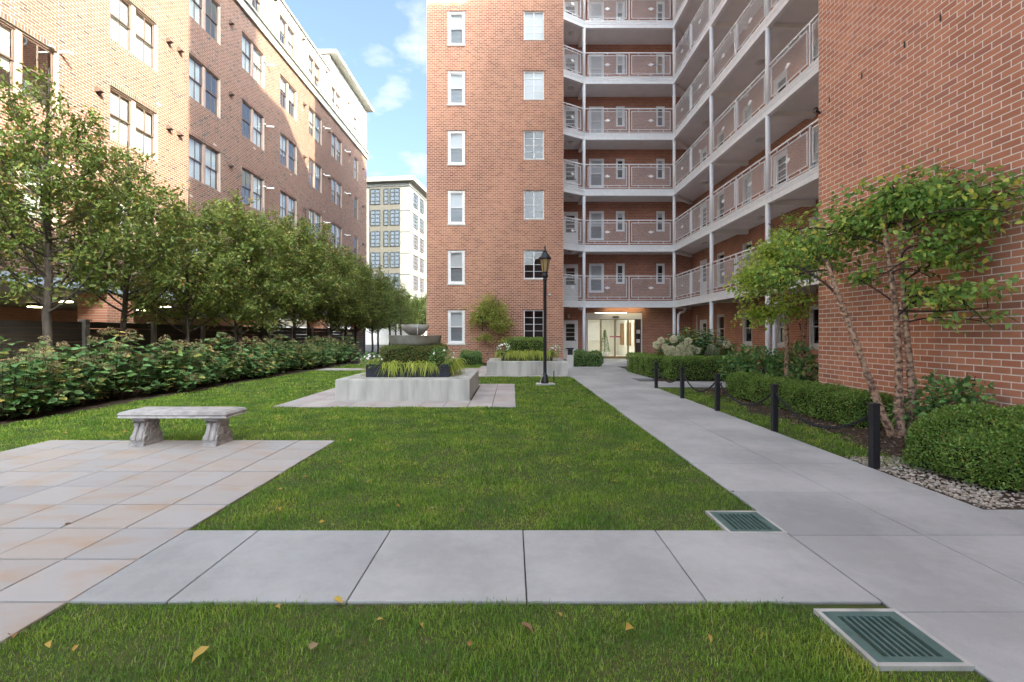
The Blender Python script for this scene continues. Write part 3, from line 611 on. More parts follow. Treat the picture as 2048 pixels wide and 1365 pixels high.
for k, f in enumerate(FL):
    n = len(poly); mb = MB()
    mb.add([(*p, f-.2) for p in poly]+[(*p, f-.015) for p in poly], [tuple(range(n))[::-1], tuple(range(n, 2*n))]+[(i, (i+1) % n, n+(i+1) % n, n+i) for i in range(n)])
    obj('balcony_slab', mb.mesh('balcony_slab', m_ceil), apt)
    for (p, q) in zip(EDGE[:-1], EDGE[1:]):
        fa = MB()
        edge_box(fa, p, q, .0, .075, f-.055, f+.004); edge_box(fa, p, q, .0, .058, f-.075, f-.055); edge_box(fa, p, q, .0, .07, f-.135, f-.075); edge_box(fa, p, q, .0, .05, f-.15, f-.135); edge_box(fa, p, q, -.08, .065, f-.315, f-.15)
        obj('fascia', fa.mesh('fascia', m_white), apt)
    for cy in CY: obj('beam', MB().box(BX+.08, WX-.01, cy-.09, cy+.09, f-.36, f-.198).mesh('beam', m_beam), apt)
    obj('beam', MB().box(3.48, 3.66, BY+.08, WY-.01, f-.36, f-.198).mesh('beam', m_beam), apt)
    d = Vector((1, 1)).normalized()*.09; bm = MB()
    bm.add([(BX+.1+d.y, BY+.1-d.x, z) for z in (f-.36, f-.198)]+[(BX+.1-d.y, BY+.1+d.x, z) for z in (f-.36, f-.198)]+[(WX-.12+d.y, WY-.12-d.x, z) for z in (f-.36, f-.198)]+[(WX-.12-d.y, WY-.12+d.x, z) for z in (f-.36, f-.198)],
           [(0, 2, 6, 4), (1, 5, 7, 3), (0, 4, 5, 1), (2, 3, 7, 6), (0, 1, 3, 2), (4, 6, 7, 5)])
    obj('beam', bm.mesh('beam', m_beam), apt)
    for (lx, ly) in ((3.0, 23.55), (8.8, 21.3), (8.85, 16.6)): obj('gallery_lamp', lamp_mesh, apt, (lx, ly, f-.2))
for (cx, cy) in [(3.57, BY), (BX, BY)]+[(BX, y) for y in CY]:
    for k in range(8):
        z0 = 0 if k == 0 else FL[k-1]; z1 = (FL[k] if k < 7 else ROOF)-.3
        me = wmesh(('column', k == 0, k == 7), lambda mb: mb.cyl(0, 0, 0, z1-z0, .075, n=14), m_white, True)
        obj('column', me, apt, (cx, cy, z0))
obj('gallery_roof', MB().add([(*p, ROOF-.3) for p in poly]+[(*p, ROOF) for p in poly], [tuple(range(7))[::-1], tuple(range(7, 14))]+[(i, (i+1) % 7, 7+(i+1) % 7, 7+i) for i in range(7)]).mesh('gallery_roof', m_ceil), apt)
obj('wing_roof', MB().box(WX-.02, 16, 8.5, 32, ROOF-.12, ROOF).box(TX1, WX-.02, WY, 32, ROOF-.12, ROOF).mesh('wing_roof', m_offw), apt)
# railings: one part per bay, panels are sub-parts
def railing_proto(Lb, npan):
    key = (round(Lb, 3), npan)
    if key in RP: return RP[key]
    r = MB(); r.box(0, Lb, -.02, .02, 1.225, 1.265); r.box(0, Lb, -.014, .014, .075, .1)
    pw = Lb/npan; subs = []
    for i in range(1, npan): r.box(pw*i-.02, pw*i+.02, -.021, .021, -.01, 1.264)
    for i in range(npan):
        a, b = pw*i+.11, pw*(i+1)-.11
        for s in (.18, .5, .82):
            x = a+(b-a)*s; r.box(x-.01, x+.01, -.01, .01, 1.13, 1.225); r.box(x-.01, x+.01, -.01, .01, .1, .19)
        fr = MB(); rect_frame(fr, a, b, .19, 1.13, .026, -.013, .013)
        dm = MB(); c = (a+b)/2; zc = .66; rx, rzz = min(.15, (b-a)*.12), .078
        dm.add([(c-rx, -.02, zc), (c, -.02, zc-rzz), (c+rx, -.02, zc), (c, -.02, zc+rzz), (c-rx, -.008, zc), (c, -.008, zc-rzz), (c+rx, -.008, zc), (c, -.008, zc+rzz)],
               [(0, 1, 2, 3), (7, 6, 5, 4), (0, 4, 5, 1), (1, 5, 6, 2), (2, 6, 7, 3), (3, 7, 4, 0)])
        x0, x1, z0, z1 = a+.02, b-.02, .21, 1.11; sl = .42; V = []; Fc = []; hw = .0016
        for sgn in (1, -1):
            zs = np.arange(z0-sl*(x1-x0), z1+sl*(x1-x0), 0.042)
            for zz in zs:
                # line z = zz + sgn*sl*(x-x0)
                xa, xb = x0, x1; za, zb = zz, zz+sgn*sl*(x1-x0)
                lo, hi = (za, zb) if za < zb else (zb, za)
                if hi <= z0 or lo >= z1: continue
                def xat(z): return x0+(z-zz)/(sgn*sl)
                cx = sorted([max(x0, min(x1, xat(z0))), max(x0, min(x1, xat(z1)))]); xa, xb = cx
                if xb-xa < .01: continue
                za, zb = zz+sgn*sl*(xa-x0), zz+sgn*sl*(xb-x0); o = len(V); yy = .0015*sgn
                V += [(xa, yy-.003, za-hw), (xb, yy-.003, zb-hw), (xb, yy-.003, zb+hw), (xa, yy-.003, za+hw), (xa, yy+.003, za-hw), (xb, yy+.003, zb-hw), (xb, yy+.003, zb+hw), (xa, yy+.003, za+hw)]
                Fc += [(o, o+1, o+2, o+3), (o+7, o+6, o+5, o+4), (o+3, o+2, o+6, o+7), (o+4, o+5, o+1, o)]
        subs.append((fr.mesh('panel_frame', m_white), dm.mesh('diamond', m_white), np_mesh('wire_mesh', V, Fc, m_white, False)))
    RP[key] = (r.mesh('railing', m_white), subs); return RP[key]
RP = {}
BAYS = [((TX1+.02, 22.36), (3.5, BY-.02), 1), ((3.645, BY), (BX-.075, BY), 2)]
ypts = [BY]+CY
for a, b in zip(ypts[:-1], ypts[1:]): BAYS.append(((BX, a-.075), (BX, b+.075), 2))
BAYS.append(((BX, CY[-1]-.075), (BX, 8.5), 1))
for f in FL:
    for (p, q, npn) in BAYS:
        L_ = math.hypot(q[0]-p[0], q[1]-p[1]); me, subs = railing_proto(round(L_, 3), npn)
        r = obj('railing', me, apt, (p[0], p[1], f), math.atan2(q[1]-p[1], q[0]-p[0]))
        for (a, b, c) in subs:
            obj('panel_frame', a, r, local=True); obj('diamond', b, r, local=True); obj('wire_mesh', c, r, local=True)
# downspouts
for (x, y) in ((BX+.19, BY-.02), (BX+.17, CY[1]-.06)):
    d = MB(); d.tube([(x, y, .0), (x, y, 2.05), (x+.02, y+.01, 2.3), (x+.14, y+.05, 2.4), (x+.3, y+.1, 2.42), (x+.38, y+.12, 2.5), (x+.4, y+.12, 2.66)], .06, 12)
    obj('downspout', d.mesh('downspout', m_white, True), apt)
# -- near right block
RX = 5.54; RY0, RY1 = .9, 8.4
VT = 150*H1
mb = MB(); wall_sheet(mb, (RX, RY1, 0), (0, -1, 0), (-1, 0, 0), 0, RY1-RY0, 0, VT, [])
wr = obj('side_wall', mb.mesh('side_wall', m_mortR), apt)
bl = brick_list(0, RY1-RY0, 0, VT, [], LB, H1)
def vis(b):
    y = RY1-(b[0]+b[1])/2; z = (b[2]+b[3])/2; px = 1024+F*RX/y; py = HZ-(z-CH)*F/y
    return px < 2044 and 0 < py < 835 and z > .55
cand = [b for b in bl if vis(b)]; cand.sort(key=lambda b: -(b[0]+b[1])); near = cand[:300]; ns = set(near)
single_bricks(wr, near, (RX, RY1, 0), (0, -1, 0), (-1, 0, 0), -R(90), m_brickR)
tag(obj('wall_bricks', brick_mesh('wall_bricks', [b for b in bl if b not in ns], (RX, RY1, 0), (0, -1, 0), (-1, 0, 0), m_brickR, proud=.002, joint=.0135), wr), kind='stuff')
mb = MB()
mb.quad((RX, RY1, 0), (WX+.02, RY1, 0), (WX+.02, RY1, 26), (RX, RY1, 26)); mb.quad((RX+.003, RY1, VT), (RX+.003, RY0, VT), (RX+.003, RY0, 26), (RX+.003, RY1, 26))
mb.box(WX, 16, RY0, 32, .0, ROOF-.14) if False else None
mb.quad((RX, RY0, 0), (15, RY0, 0), (15, RY0, 26), (RX, RY0, 26)); mb.quad((15, RY0, 0), (15, 32, 0), (15, 32, 26), (15, RY0, 26)); mb.quad((RX, RY0, 26), (15, RY0, 26), (15, RY1, 26), (RX, RY1, 26))
obj('block_wall', mb.mesh('block_wall', m_brickY), apt)
obj('stair_tower', MB().box(RX, RX+1.2, RY0, 4.6, 26.002, 30.5).mesh('stair_tower', m_brickY), apt)
obj('unseen_rear_wing', MB().box(RX+.004, 15, -32, RY0-.003, .0, 16.6).mesh('unseen_rear_wing', m_brickY), apt)  # out of view; added and sized to shade the left facade's lower part
obj('added_courtyard_wing', MB().box(-14, RX, -46, -32, .0, 14.5).mesh('added_courtyard_wing', m_brickX), apt)  # unseen block added to darken reflections in the tower's lower windows
# wall hooks on the side wall and a corner floodlight
obj('floodlight', MB().tube([(5.53, 8.36, 5.32), (5.44, 8.3, 5.33)], .02, 8).tube([(5.45, 8.36, 5.35), (5.36, 8.2, 5.3)], [.035, .045], 10).mesh('floodlight', m_black), apt)
hook = MB().box(-.012, 0, -.006, .006, -.04, .05).mesh('wall_tie', m_brown)
for y in (8.1, 7.35, 6.55, 6.0): obj('wall_tie', hook, apt, (RX-.008, y, 5.42))

# -- entrance
EY = WY
def ent():
    x0, x1, h = TX1+1.53, TX1+4.48, 2.45
    m_gold = mat('bronze_frame', (.42, .30, .16), .35, c2=(.34, .24, .12), vscale=5, metal=.6)
    m_cream = mat('lobby_wall', (.76, .74, .69), .8, c2=(.7, .68, .63), vscale=2); m_wood = mat('wood_panel', (.30, .17, .07), .5, c2=(.22, .12, .05), vscale=4, stretch=(6, 6, .5))
    m_tile = mat('lobby_floor', (.5, .46, .40), .4, c2=(.44, .4, .35), vscale=3)
    E = obj('entrance', MB().box(x0, x1, EY+.02, EY+.12, 2.13, h).box(x0, x0+.05, EY+.02, EY+.12, .0, 2.13).box(x1-.05, x1, EY+.02, EY+.12, .0, 2.13).box(x0+.05, x1-.05, EY+.02, EY+.12, .0, .03).mesh('entrance', m_ceil), apt)
    dx = [x0+.05, x0+.78, x0+1.53, x0+2.22, x1-.35]
    for i in range(4):
        a, b = dx[i], dx[i+1]; y = EY+.04+(.03 if i in (1, 2) else 0)
        leaf = MB(); rect_frame(leaf, a+.004, b-.004, .035, 2.12, .035, y, y+.04); leaf.box(a+.04, b-.04, y, y+.04, .07, .16)
        D = obj('sliding_door', leaf.mesh('sliding_door', m_gold), E)
        D2 = obj('pane', MB().quad((a+.03, y+.02, .15), (b-.03, y+.02, .15), (b-.03, y+.02, 2.09), (a+.03, y+.02, 2.09)).mesh('pane', m_glassD), E)
    m_band = mat('red_band', (.5, .10, .12), .6, c2=(.62, .35, .36), vscale=40)
    obj('warning_band', MB().box(x0+1.25, x0+1.85, EY+.058, EY+.062, 1.16, 1.235).mesh('warning_band', m_band), E)
    obj('side_panel', MB().box(x1-.346, x1-.054, EY+.05, EY+.1, .035, 2.12).mesh('side_panel', m_brown), E)
    obj('intercom', MB().box(x1-.29, x1-.11, EY+.01, EY+.05, 1.36, 1.56).mesh('intercom', m_offw), E)
    obj('card_reader', MB().box(x1-.26, x1-.09, EY-.005, EY+.05, 1.08, 1.345).mesh('card_reader', m_black), E)
    obj('notice_plate', MB().box(x1-.29, x1-.12, EY+.02, EY+.05, .88, 1.065).mesh('notice_plate', m_offw), E)
    obj('door_sensor', MB().box(x0+1.4, x0+1.72, EY-.05, EY+.02, 2.2, 2.27).mesh('door_sensor', m_black), E)
    # lobby behind the glass
    lx0, lx1, ly0, ly1, lh = TX1+1.48, TX1+4.55, EY+.15, EY+6.2, 2.5
    mb = MB(); mb.quad((lx0, ly0, 0), (lx0, ly1, 0), (lx0, ly1, lh), (lx0, ly0, lh)); mb.quad((lx1, ly0, 0), (lx1, ly1, 0), (lx1, ly1, lh), (lx1, ly0, lh)); mb.quad((lx0, ly0, lh), (lx1, ly0, lh), (lx1, ly1, lh), (lx0, ly1, lh))
    mb.quad((lx0, ly1, 0), (lx1, ly1, 0), (lx1, ly1, .9), (lx0, ly1, .9)); mb.quad((lx0, ly1+.02, .9), (lx1, ly1+.02, .9), (lx1, ly1+.02, lh), (lx0, ly1+.02, lh))
    obj('lobby_wall', mb.mesh('lobby_wall', m_cream), E)
    obj('rear_white_panel', MB().box(lx0+.1, lx0+1.9, ly1-.12, ly1-.1, .9, 2.1).mesh('rear_white_panel', m_shade), E)  # white panel added in place of the bright view out the back
    obj('lobby_floor', MB().quad((lx0, EY-.0, .004), (lx1, EY-.0, .004), (lx1, ly1, .004), (lx0, ly1, .004)).mesh('lobby_floor', m_tile), E)
    for i in range(3):
        y = ly0+.7+i*1.7; obj('wood_panel', MB().box(lx1-.05, lx1-.004, y, y+.9, .65, 2.0).mesh('wood_panel', m_wood), E)
    obj('lobby_light', MB().box(lx0+.7, lx1-.7, ly0+.6, ly0+1.0, lh-.03, lh-.004).box(lx0+.7, lx1-.7, ly0+3, ly0+3.4, lh-.03, lh-.004).mesh('lobby_light', emit_mat('lobby_lamp', (.97, .94, 1), 3.2)), E)
    # soffit of the porch, lit warm by a strip lamp
    obj('porch_lamp', MB().box(4.9, 6.9, 24.2, 24.3, 2.725, 2.762).mesh('porch_lamp', emit_mat('porch_glow', (1, .84, .6), .9)), apt)
ent()
obj('camera_dome', MB().sph((0, 0, 0), (.06, .07, .06), 10, 8).box(-.05, .05, .03, .1, .02, .07).mesh('camera_dome', m_offw, True), apt, (1.74, 21.42, 3.13))
obj('wall_lamp', MB().box(2.95, 3.03, 24.42, 24.5, 2.17, 2.36).mesh('wall_lamp', m_offw), apt)
obj('utility_box', MB().box(9.36, 9.5, 16.9, 17.25, .35, .72).mesh('utility_box', m_offw), apt)
obj('meter_conduit', MB().tube([(9.42, 23.7, .1), (9.42, 23.7, 2.3)], .04, 8).mesh('meter_conduit', m_offw), apt)
# ================================================================ LEFT BUILDING
LX = -12.6; LY0, LY1 = 3.0, 40.3; LV0 = 2.906; LROWS = 167
left = thing('corner_building', (LX, 20, 0), 'long mixed brick building with white top floor over an open garage', 'building')
LVT = LV0+LROWS*H1
cols = [3.72, 7.34, 10.96, 14.58, 18.14, 21.7, 25.28, 28.86, 32.5]
wins = []
for y in cols:
    for k in range(4): wins.append((y, y+1.95, LV0+(17+39*k)*H1, LV0+(17+39*k+21)*H1, False))
for k in range(4): wins.append((37.1, 38.05, LV0+(17+39*k)*H1, LV0+(17+39*k+21)*H1, True))
opsL = [(a-LY0, b-LY0, c, d) for (a, b, c, d, s_) in wins]
mb = MB(); wall_sheet(mb, (LX, LY0, 0), (0, 1, 0), (1, 0, 0), 0, LY1-LY0, LV0, LVT, opsL)
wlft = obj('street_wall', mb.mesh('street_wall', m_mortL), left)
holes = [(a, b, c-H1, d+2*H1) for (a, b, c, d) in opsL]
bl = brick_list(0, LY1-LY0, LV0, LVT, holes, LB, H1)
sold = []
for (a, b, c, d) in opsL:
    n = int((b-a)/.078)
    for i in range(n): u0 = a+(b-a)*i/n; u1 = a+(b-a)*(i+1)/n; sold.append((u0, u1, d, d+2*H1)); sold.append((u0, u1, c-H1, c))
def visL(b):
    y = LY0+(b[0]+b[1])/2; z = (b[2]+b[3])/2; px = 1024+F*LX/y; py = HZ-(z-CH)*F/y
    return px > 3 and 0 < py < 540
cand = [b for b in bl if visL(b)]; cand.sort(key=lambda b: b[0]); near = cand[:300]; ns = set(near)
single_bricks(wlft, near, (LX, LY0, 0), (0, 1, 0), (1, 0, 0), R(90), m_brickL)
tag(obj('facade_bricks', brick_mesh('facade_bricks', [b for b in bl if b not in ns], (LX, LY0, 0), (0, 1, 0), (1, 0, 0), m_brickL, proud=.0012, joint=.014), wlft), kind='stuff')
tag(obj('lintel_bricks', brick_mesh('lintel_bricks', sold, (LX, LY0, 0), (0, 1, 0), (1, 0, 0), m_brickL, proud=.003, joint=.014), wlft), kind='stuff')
for (a, b, c, d, s_) in wins: win_pair(left, (LX, a, c), R(90), b-a, d-c, s_)
# shell, dark room backing, end wall
obj('end_wall', MB().quad((LX, LY1, LV0), (-32, LY1, LV0), (-32, LY1, 20.9), (LX, LY1, 20.9)).quad((LX, LY0, LV0), (-32, LY0, LV0), (-32, LY0, 19.6), (LX, LY0, 19.6)).quad((-32, LY0, 0), (-32, LY1, 0), (-32, LY1, 19.6), (-32, LY0, 19.6)).mesh('end_wall', m_brickX), left)
obj('facade_dark_backing', MB().box(LX-1.1, LX-1.0, LY0+.1, LY1-.1, LV0+.1, 19.3).mesh('facade_dark_backing', m_dark), left)  # one dark sheet whose colour stands for unlit rooms behind this facade
# cornice band and white top storey
obj('cornice', MB().box(LX-.1, LX+.12, LY0, LY1+.1, LVT, LVT+.12).box(LX-.1, LX+.05, LY0, LY1+.05, LVT+.12, LVT+.5).box(LX-.1, LX+.16, LY0, LY1+.12, LVT+.5, LVT+.58).mesh('cornice', m_siding), left)
WV0 = LVT+.58; WV1 = 19.55
ops5 = [(a-LY0, a-LY0+1.85, WV0+.12, WV0+1.75) for a in cols]+[(37.1-LY0, 38.0-LY0, WV0+.12, WV0+1.75)]
mb = MB(); wall_sheet(mb, (LX-.04, LY0, 0), (0, 1, 0), (1, 0, 0), 0, LY1-LY0, WV0, WV1, ops5)
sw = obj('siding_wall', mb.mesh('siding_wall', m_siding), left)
bat = MB().box(LX-.045, LX-.018, -.02, .02, WV0, WV1).mesh('batten', m_siding)
y = LY0+.3
while y < LY1:
    if not any(a-.03 < y-LY0 < b+.03 for (a, b, c, d) in ops5): obj('batten', bat, sw, (0, y, 0))
    y += .6
for (a, b, c, d) in ops5: win_pair(left, (LX-.04, LY0+a, c), R(90), b-a, d-c, b-a < 1.2)
obj('parapet', MB().box(LX-.3, LX+.06, LY0, 32.2, WV1, WV1+.1).mesh('parapet', m_siding), left)
obj('roof', MB().box(-32, LX-.3, LY0, 32.2, WV1-.1, WV1+.05).box(-32, LX-.3, 32.2, LY1, WV1-.1, WV1+1.1).mesh('roof', m_offw), left)
obj('raised_parapet', MB().box(LX-.3, LX-.02, 32.2, LY1, WV1, 20.7).mesh('raised_parapet', m_siding), left)
obj('roof_eave', MB().box(-20, LX+.5, 32.0, LY1+.4, 20.72, 20.78).box(-20, LX+.54, 31.95, LY1+.45, 20.78, 20.9).mesh('roof_eave', m_siding), left)
# garage: beam, ceiling, piers, back wall, lamps
m_bluebeam = mat('painted_beam', (.30, .335, .40), .5, c2=(.26, .29, .35), vscale=3)
obj('garage_beam', MB().box(LX-.25, LX+.02, LY0, LY1, 2.64, LV0-.002).mesh('garage_beam', m_bluebeam), left)
obj('garage_ceiling', MB().box(-26, LX-.25, LY0, LY1, 2.62, 2.75).mesh('garage_ceiling', mat('garage_soffit', (.32, .31, .30), .7, c2=(.26, .25, .24), vscale=2)), left)
obj('garage_back_wall', MB().box(-24.2, -24, LY0, LY1, 0, 2.61).mesh('garage_back_wall', m_brickY), left)
for y in (6.3, 14.5, 22.7, 30.9, 39.0): obj('brick_pier', MB().box(LX-.95, LX-.02, y, y+1.0, 0, 2.635).mesh('brick_pier', m_brickY if True else m_brickX), left)
m_garl = emit_mat('garage_lamp_glow', (1, .82, .5), 5)
gl = MB().lathe([(.001, 0), (.26, 0), (.26, -.12), (.22, -.14)], 0, 0, 14).mesh('garage_lamp', m_black); gb = MB().lathe([(.24, -.125), (.22, -.16), (.001, -.17)], 0, 0, 14).mesh('lamp_bulb', m_garl, True)
for (x, y) in ((-14.2, 15.9), (-15.7, 16.3), (-18.5, 15.2), (-21.5, 15.8), (-16, 13.2), (-14.5, 19.4), (-17.5, 22), (-15, 26.5), (-20, 19.5), (-22.5, 13.5)):
    o = obj('garage_lamp', gl, left, (x, y, 2.62)); obj('lamp_bulb', gb, o, local=True)
# vents and drain spouts on the facade
vent = MB().box(-.0, .1, -.07, .07, -.06, .08).add([(.1, -.07, .08), (.1, .07, .08), (.2, .07, -.04), (.2, -.07, -.04), (.1, -.07, -.06), (.1, .07, -.06)], [(0, 1, 2, 3), (0, 3, 4), (1, 5, 2), (3, 2, 5, 4)]).mesh('vent_hood', m_brown)
spout = MB().tube([(0, 0, 0), (.36, 0, -.01)], .035, 10).lathe([(.001, -.01), (.07, -.01), (.07, .02), (.001, .02)], .02, -.25, 8).mesh('drain_spout', m_white, True)
for k in range(4):
    zv = LV0+(17+39*k+28)*H1
    for y in (13.55, 24.5, 31.6, 35.6): obj('drain_spout', spout, left, (LX, y-(.6 if y < 30 else .3), zv-.55 if y < 14 else zv-.9))
    for y in (14.1, 17.0, 17.55, 20.75, 28.1, 31.9, 35.9, 39.2): obj('vent_hood', vent, left, (LX, y, zv-.85 if y != 14.1 else zv-1.0))
for y in (20.9, 24.7, 28.0, 31.5, 35.8): obj('vent_hood', vent, left, (LX-.04, y, WV0+2.05))

# ================================================================ FAR BUILDING
far = thing('distant_building', (-15.4, 70, 0), 'distant cream and tan apartment block with dark grid windows and orange wing', 'building', rz=R(-7))
m_cream = mat('cream_panel', (.12, .118, .112), .7, c2=(.108, .106, .10), vscale=.6); m_tanp = mat('tan_panel', (.052, .047, .042), .7, c2=(.046, .042, .037), vscale=.8); m_orange = mat('orange_panel', (.21, .085, .045), .7, c2=(.185, .075, .04), vscale=.5)
m_dkf = mat('dark_window_frame', (.03, .032, .035), .4)
obj('wall', MB().box(-22, 0, 0, 9, 0, 24.2).mesh('wall', m_cream), far, local=True)
obj('tan_bay', MB().box(-6.25, -1.45, -.12, 0, 2, 23.6).box(-20, -8, -.12, 0, 2, 23.6).mesh('tan_bay', m_tanp), far, local=True)
obj('roof_eave', MB().box(-22.5, .9, -.9, 9.9, 24.2, 24.9).mesh('roof_eave', m_cream), far, local=True)
obj('frieze', MB().box(-22, .12, -.16, 9, 23.62, 24.2).mesh('frieze', m_cream), far, local=True)
ow = obj('orange_wing', MB().box(0, 9, 9.0, 18, 0, 19.3).mesh('orange_wing', m_orange), far, local=True)
obj('wing_top', MB().box(-.1, 9.2, 8.9, 18, 19.3, 23.2).box(-.3, 9.6, 8.3, 18, 23.2, 23.7).mesh('wing_top', m_cream), far, local=True)
for k in range(5):
    for z in (20.05-3.2*k,): obj('panel_joint', MB().box(-1.44, .1, -.1, 9, z-.12, z).mesh('panel_joint', m_cream), far, local=True)
for k in range(20): z = 1+k*.95; obj('panel_joint', MB().box(.0, 9, 8.98, 9, z, z+.04).mesh('panel_joint', m_tanp), ow, local=True)
def far_win(x, z, w_, h_, ncol, side=False):
    fr = MB(); rect_frame(fr, 0, w_, 0, h_, .09, -.1, .1)
    for c in range(1, ncol): fr.box(w_*c/ncol-.06, w_*c/ncol+.06, -.1, .1, .09, h_-.09)
    for q in (.22, .5, .75): fr.box(.09, w_-.09, -.08, .08, h_*q-.05, h_*q+.05)
    W = obj('window', fr.mesh('window', m_dkf), far, (x, -.14, z) if not side else (.02, x, z), local=True, rz=R(90) if side else 0)
    obj('pane', MB().quad((.05, .0, .05), (w_-.05, .0, .05), (w_-.05, .0, h_-.05), (.05, .0, h_-.05)).mesh('pane', m_farg), W, local=True)
m_farg = mat('far_window_glass', (.045, .055, .075), .05, spec=.8)
for k in range(7):
    z = 20.95-3.2*k
    for (x, w_, n_) in ((-6.05, 1.55, 2), (-3.95, .75, 1), (-2.95, 1.5, 2), (-10, 1.5, 2)): far_win(x, z, w_, 2.35, n_)
    for y in (1.6, 4.6): far_win(y, z, 1.9, 2.2, 2, True)

# ================================================================ FENCE
fence = thing('board_fence', (-10.2, 20, 0), 'weathered brown horizontal board fence with grey posts behind the trees', 'fence')
py0 = 6.9
for i in range(13):
    y = py0+2.1*i
    obj('post', MB().box(-10.26, -10.13, y-.065, y+.065, 0, 1.66).box(-10.29, -10.1, y-.09, y+.09, 1.66, 1.69).mesh('post', m_post), fence)
    if i == 12: break
    for k in range(10):
        z0 = .06+k*.158; gap = random.choice([.003, .004, .012])
        obj('board', MB().box(-10.235+random.uniform(-.004, .004), -10.205, y+.066, y+2.034, z0, z0+.158-gap).mesh('board', m_fence), fence)

# ================================================================ FURNITURE
# bench
bn = thing('stone_bench', (-4.03, 5.7, 0), 'cast stone bench with scrolled legs and carved edge on the patio', 'bench')
def bench():
    # front edge px 242..487; depth about .42
    x0, x1, y0, y1 = -4.68, -3.38, 5.5, 5.93; zt = .435
    mb = MB()
    prof = [(0, -.085), (.012, -.065), (.0, -.045), (.02, -.02), (.06, -.006), (.075, -.012), (.085, 0)]
    ring = []
    for (ins, z) in prof: ring.append([(x0+ins, y0+ins, zt+z), (x1-ins, y0+ins, zt+z), (x1-ins, y1-ins, zt+z), (x0+ins, y1-ins, zt+z)])
    V = [p for r in ring for p in r]; Fc = [(3, 2, 1, 0)]
    for k in range(len(ring)-1):
        for i in range(4): j = (i+1) % 4; Fc.append((k*4+i, k*4+j, k*4+4+j, k*4+4+i))
    k = len(ring)-1; Fc.append((k*4, k*4+1, k*4+2, k*4+3)); mb.add(V, Fc)
    seat = obj('seat', mb.mesh('seat', m_bench), bn)
    # carved leaf beads along the front and side edges
    bd = MB()
    for i in range(44): x = x0+.06+(x1-x0-.12)*i/43; bd.sph((x, y0+.024, zt-.026), (.014, .014, .011), 6, 4)
    for i in range(12): y = y0+.06+(y1-y0-.12)*i/11; bd.sph((x1-.024, y, zt-.026), (.014, .014, .011), 6, 4)
    tag(obj('carved_edge', bd.mesh('carved_edge', m_bench, True), seat), kind='stuff')
    for cx in (-4.485, -3.615):
        hw = .072; prof = []
        # side profile of the leg in y (depth) against z: S-scroll
        zs = [0, .04, .045, .08, .125, .175, .23, .275, .295, .30, .352]
        yf = [.0, .0, .02, .015, .022, .045, .068, .075, .06, .03, .03]
        ya, yb = y0+.05, y1-.05; V = []; Fc = []
        for z, o in zip(zs, yf):
            w2 = hw+(.012 if z < .042 else 0)+(.008 if z > .297 else 0)
            V += [(cx-w2, ya+o, z), (cx+w2, ya+o, z), (cx+w2, yb-o, z), (cx-w2, yb-o, z)]
        n = len(zs); Fc.append((3, 2, 1, 0)); Fc.append((4*n-4, 4*n-3, 4*n-2, 4*n-1))
        for k in range(n-1):
            for i in range(4): j = (i+1) % 4; Fc.append((k*4+i, k*4+j, k*4+4+j, k*4+4+i))
        lg = obj('leg', MB().add(V, Fc).mesh('leg', m_bench), bn)
        r = MB()
        for sx in (-.037, .037):
            pts = [(cx+sx, ya+o-.006, z) for z, o in zip(zs[3:9], yf[3:9])]; r.tube(pts, .026, 8)
        for sx in (-1, 1):   # scroll volutes on the cheeks
            for (yy, zz, rr) in ((ya+.055, .09, .04), (yb-.055, .09, .04), (ya+.1, .25, .026), (yb-.1, .25, .026), ((ya+yb)/2, .175, .045)):
                t = np.linspace(0, 2*np.pi, 13); r.tube([(cx+sx*(hw+.004), yy+rr*math.cos(q), zz+rr*math.sin(q)) for q in t], .011, 6)
        obj('scroll_relief', r.mesh('scroll_relief', m_bench, True), lg)
bench()
# planters
def plinth(name, x0, x1, y0, y1, h, label):
    t = thing(name, ((x0+x1)/2, (y0+y1)/2, 0), label, 'plinth')
    obj('block', MB().bbox(x0, x1, y0, y1, -.01, h, .012).mesh('block', m_plinth), t); return t
plinth('concrete_plinth', -3.56, -.857, 9.37, 11.95, .426, 'large low concrete plinth in the lawn carrying the fountain planter')
plinth('concrete_plinth', -.82, 1.80, 15.1, 17.5, .44, 'smaller looking concrete plinth behind the lamp post, by the brick tower')
def planter_box(x0, x1, y0, y1, z0, z1, label):
    t = thing('planter_box', ((x0+x1)/2, (y0+y1)/2, z0), label, 'planter'); e = .025
    mb = MB().box(x0, x1, y0, y0+e, z0, z1).box(x0, x1, y1-e, y1, z0, z1).box(x0, x0+e, y0+e, y1-e, z0, z1).box(x1-e, x1, y0+e, y1-e, z0, z1)
    obj('shell', mb.mesh('shell', m_navy), t); obj('soil', MB().box(x0+e, x1-e, y0+e, y1-e, z0, z1-.04).mesh('soil', m_mulch), t); return t
planter_box(-3.105, -1.344, 9.88, 11.52, .4265, .70, 'square black planter box under the stone fountain bowls')
planter_box(-.37, 1.36, 15.6, 17.2, .4405, .71, 'square black planter box on the plinth behind the lamp post')
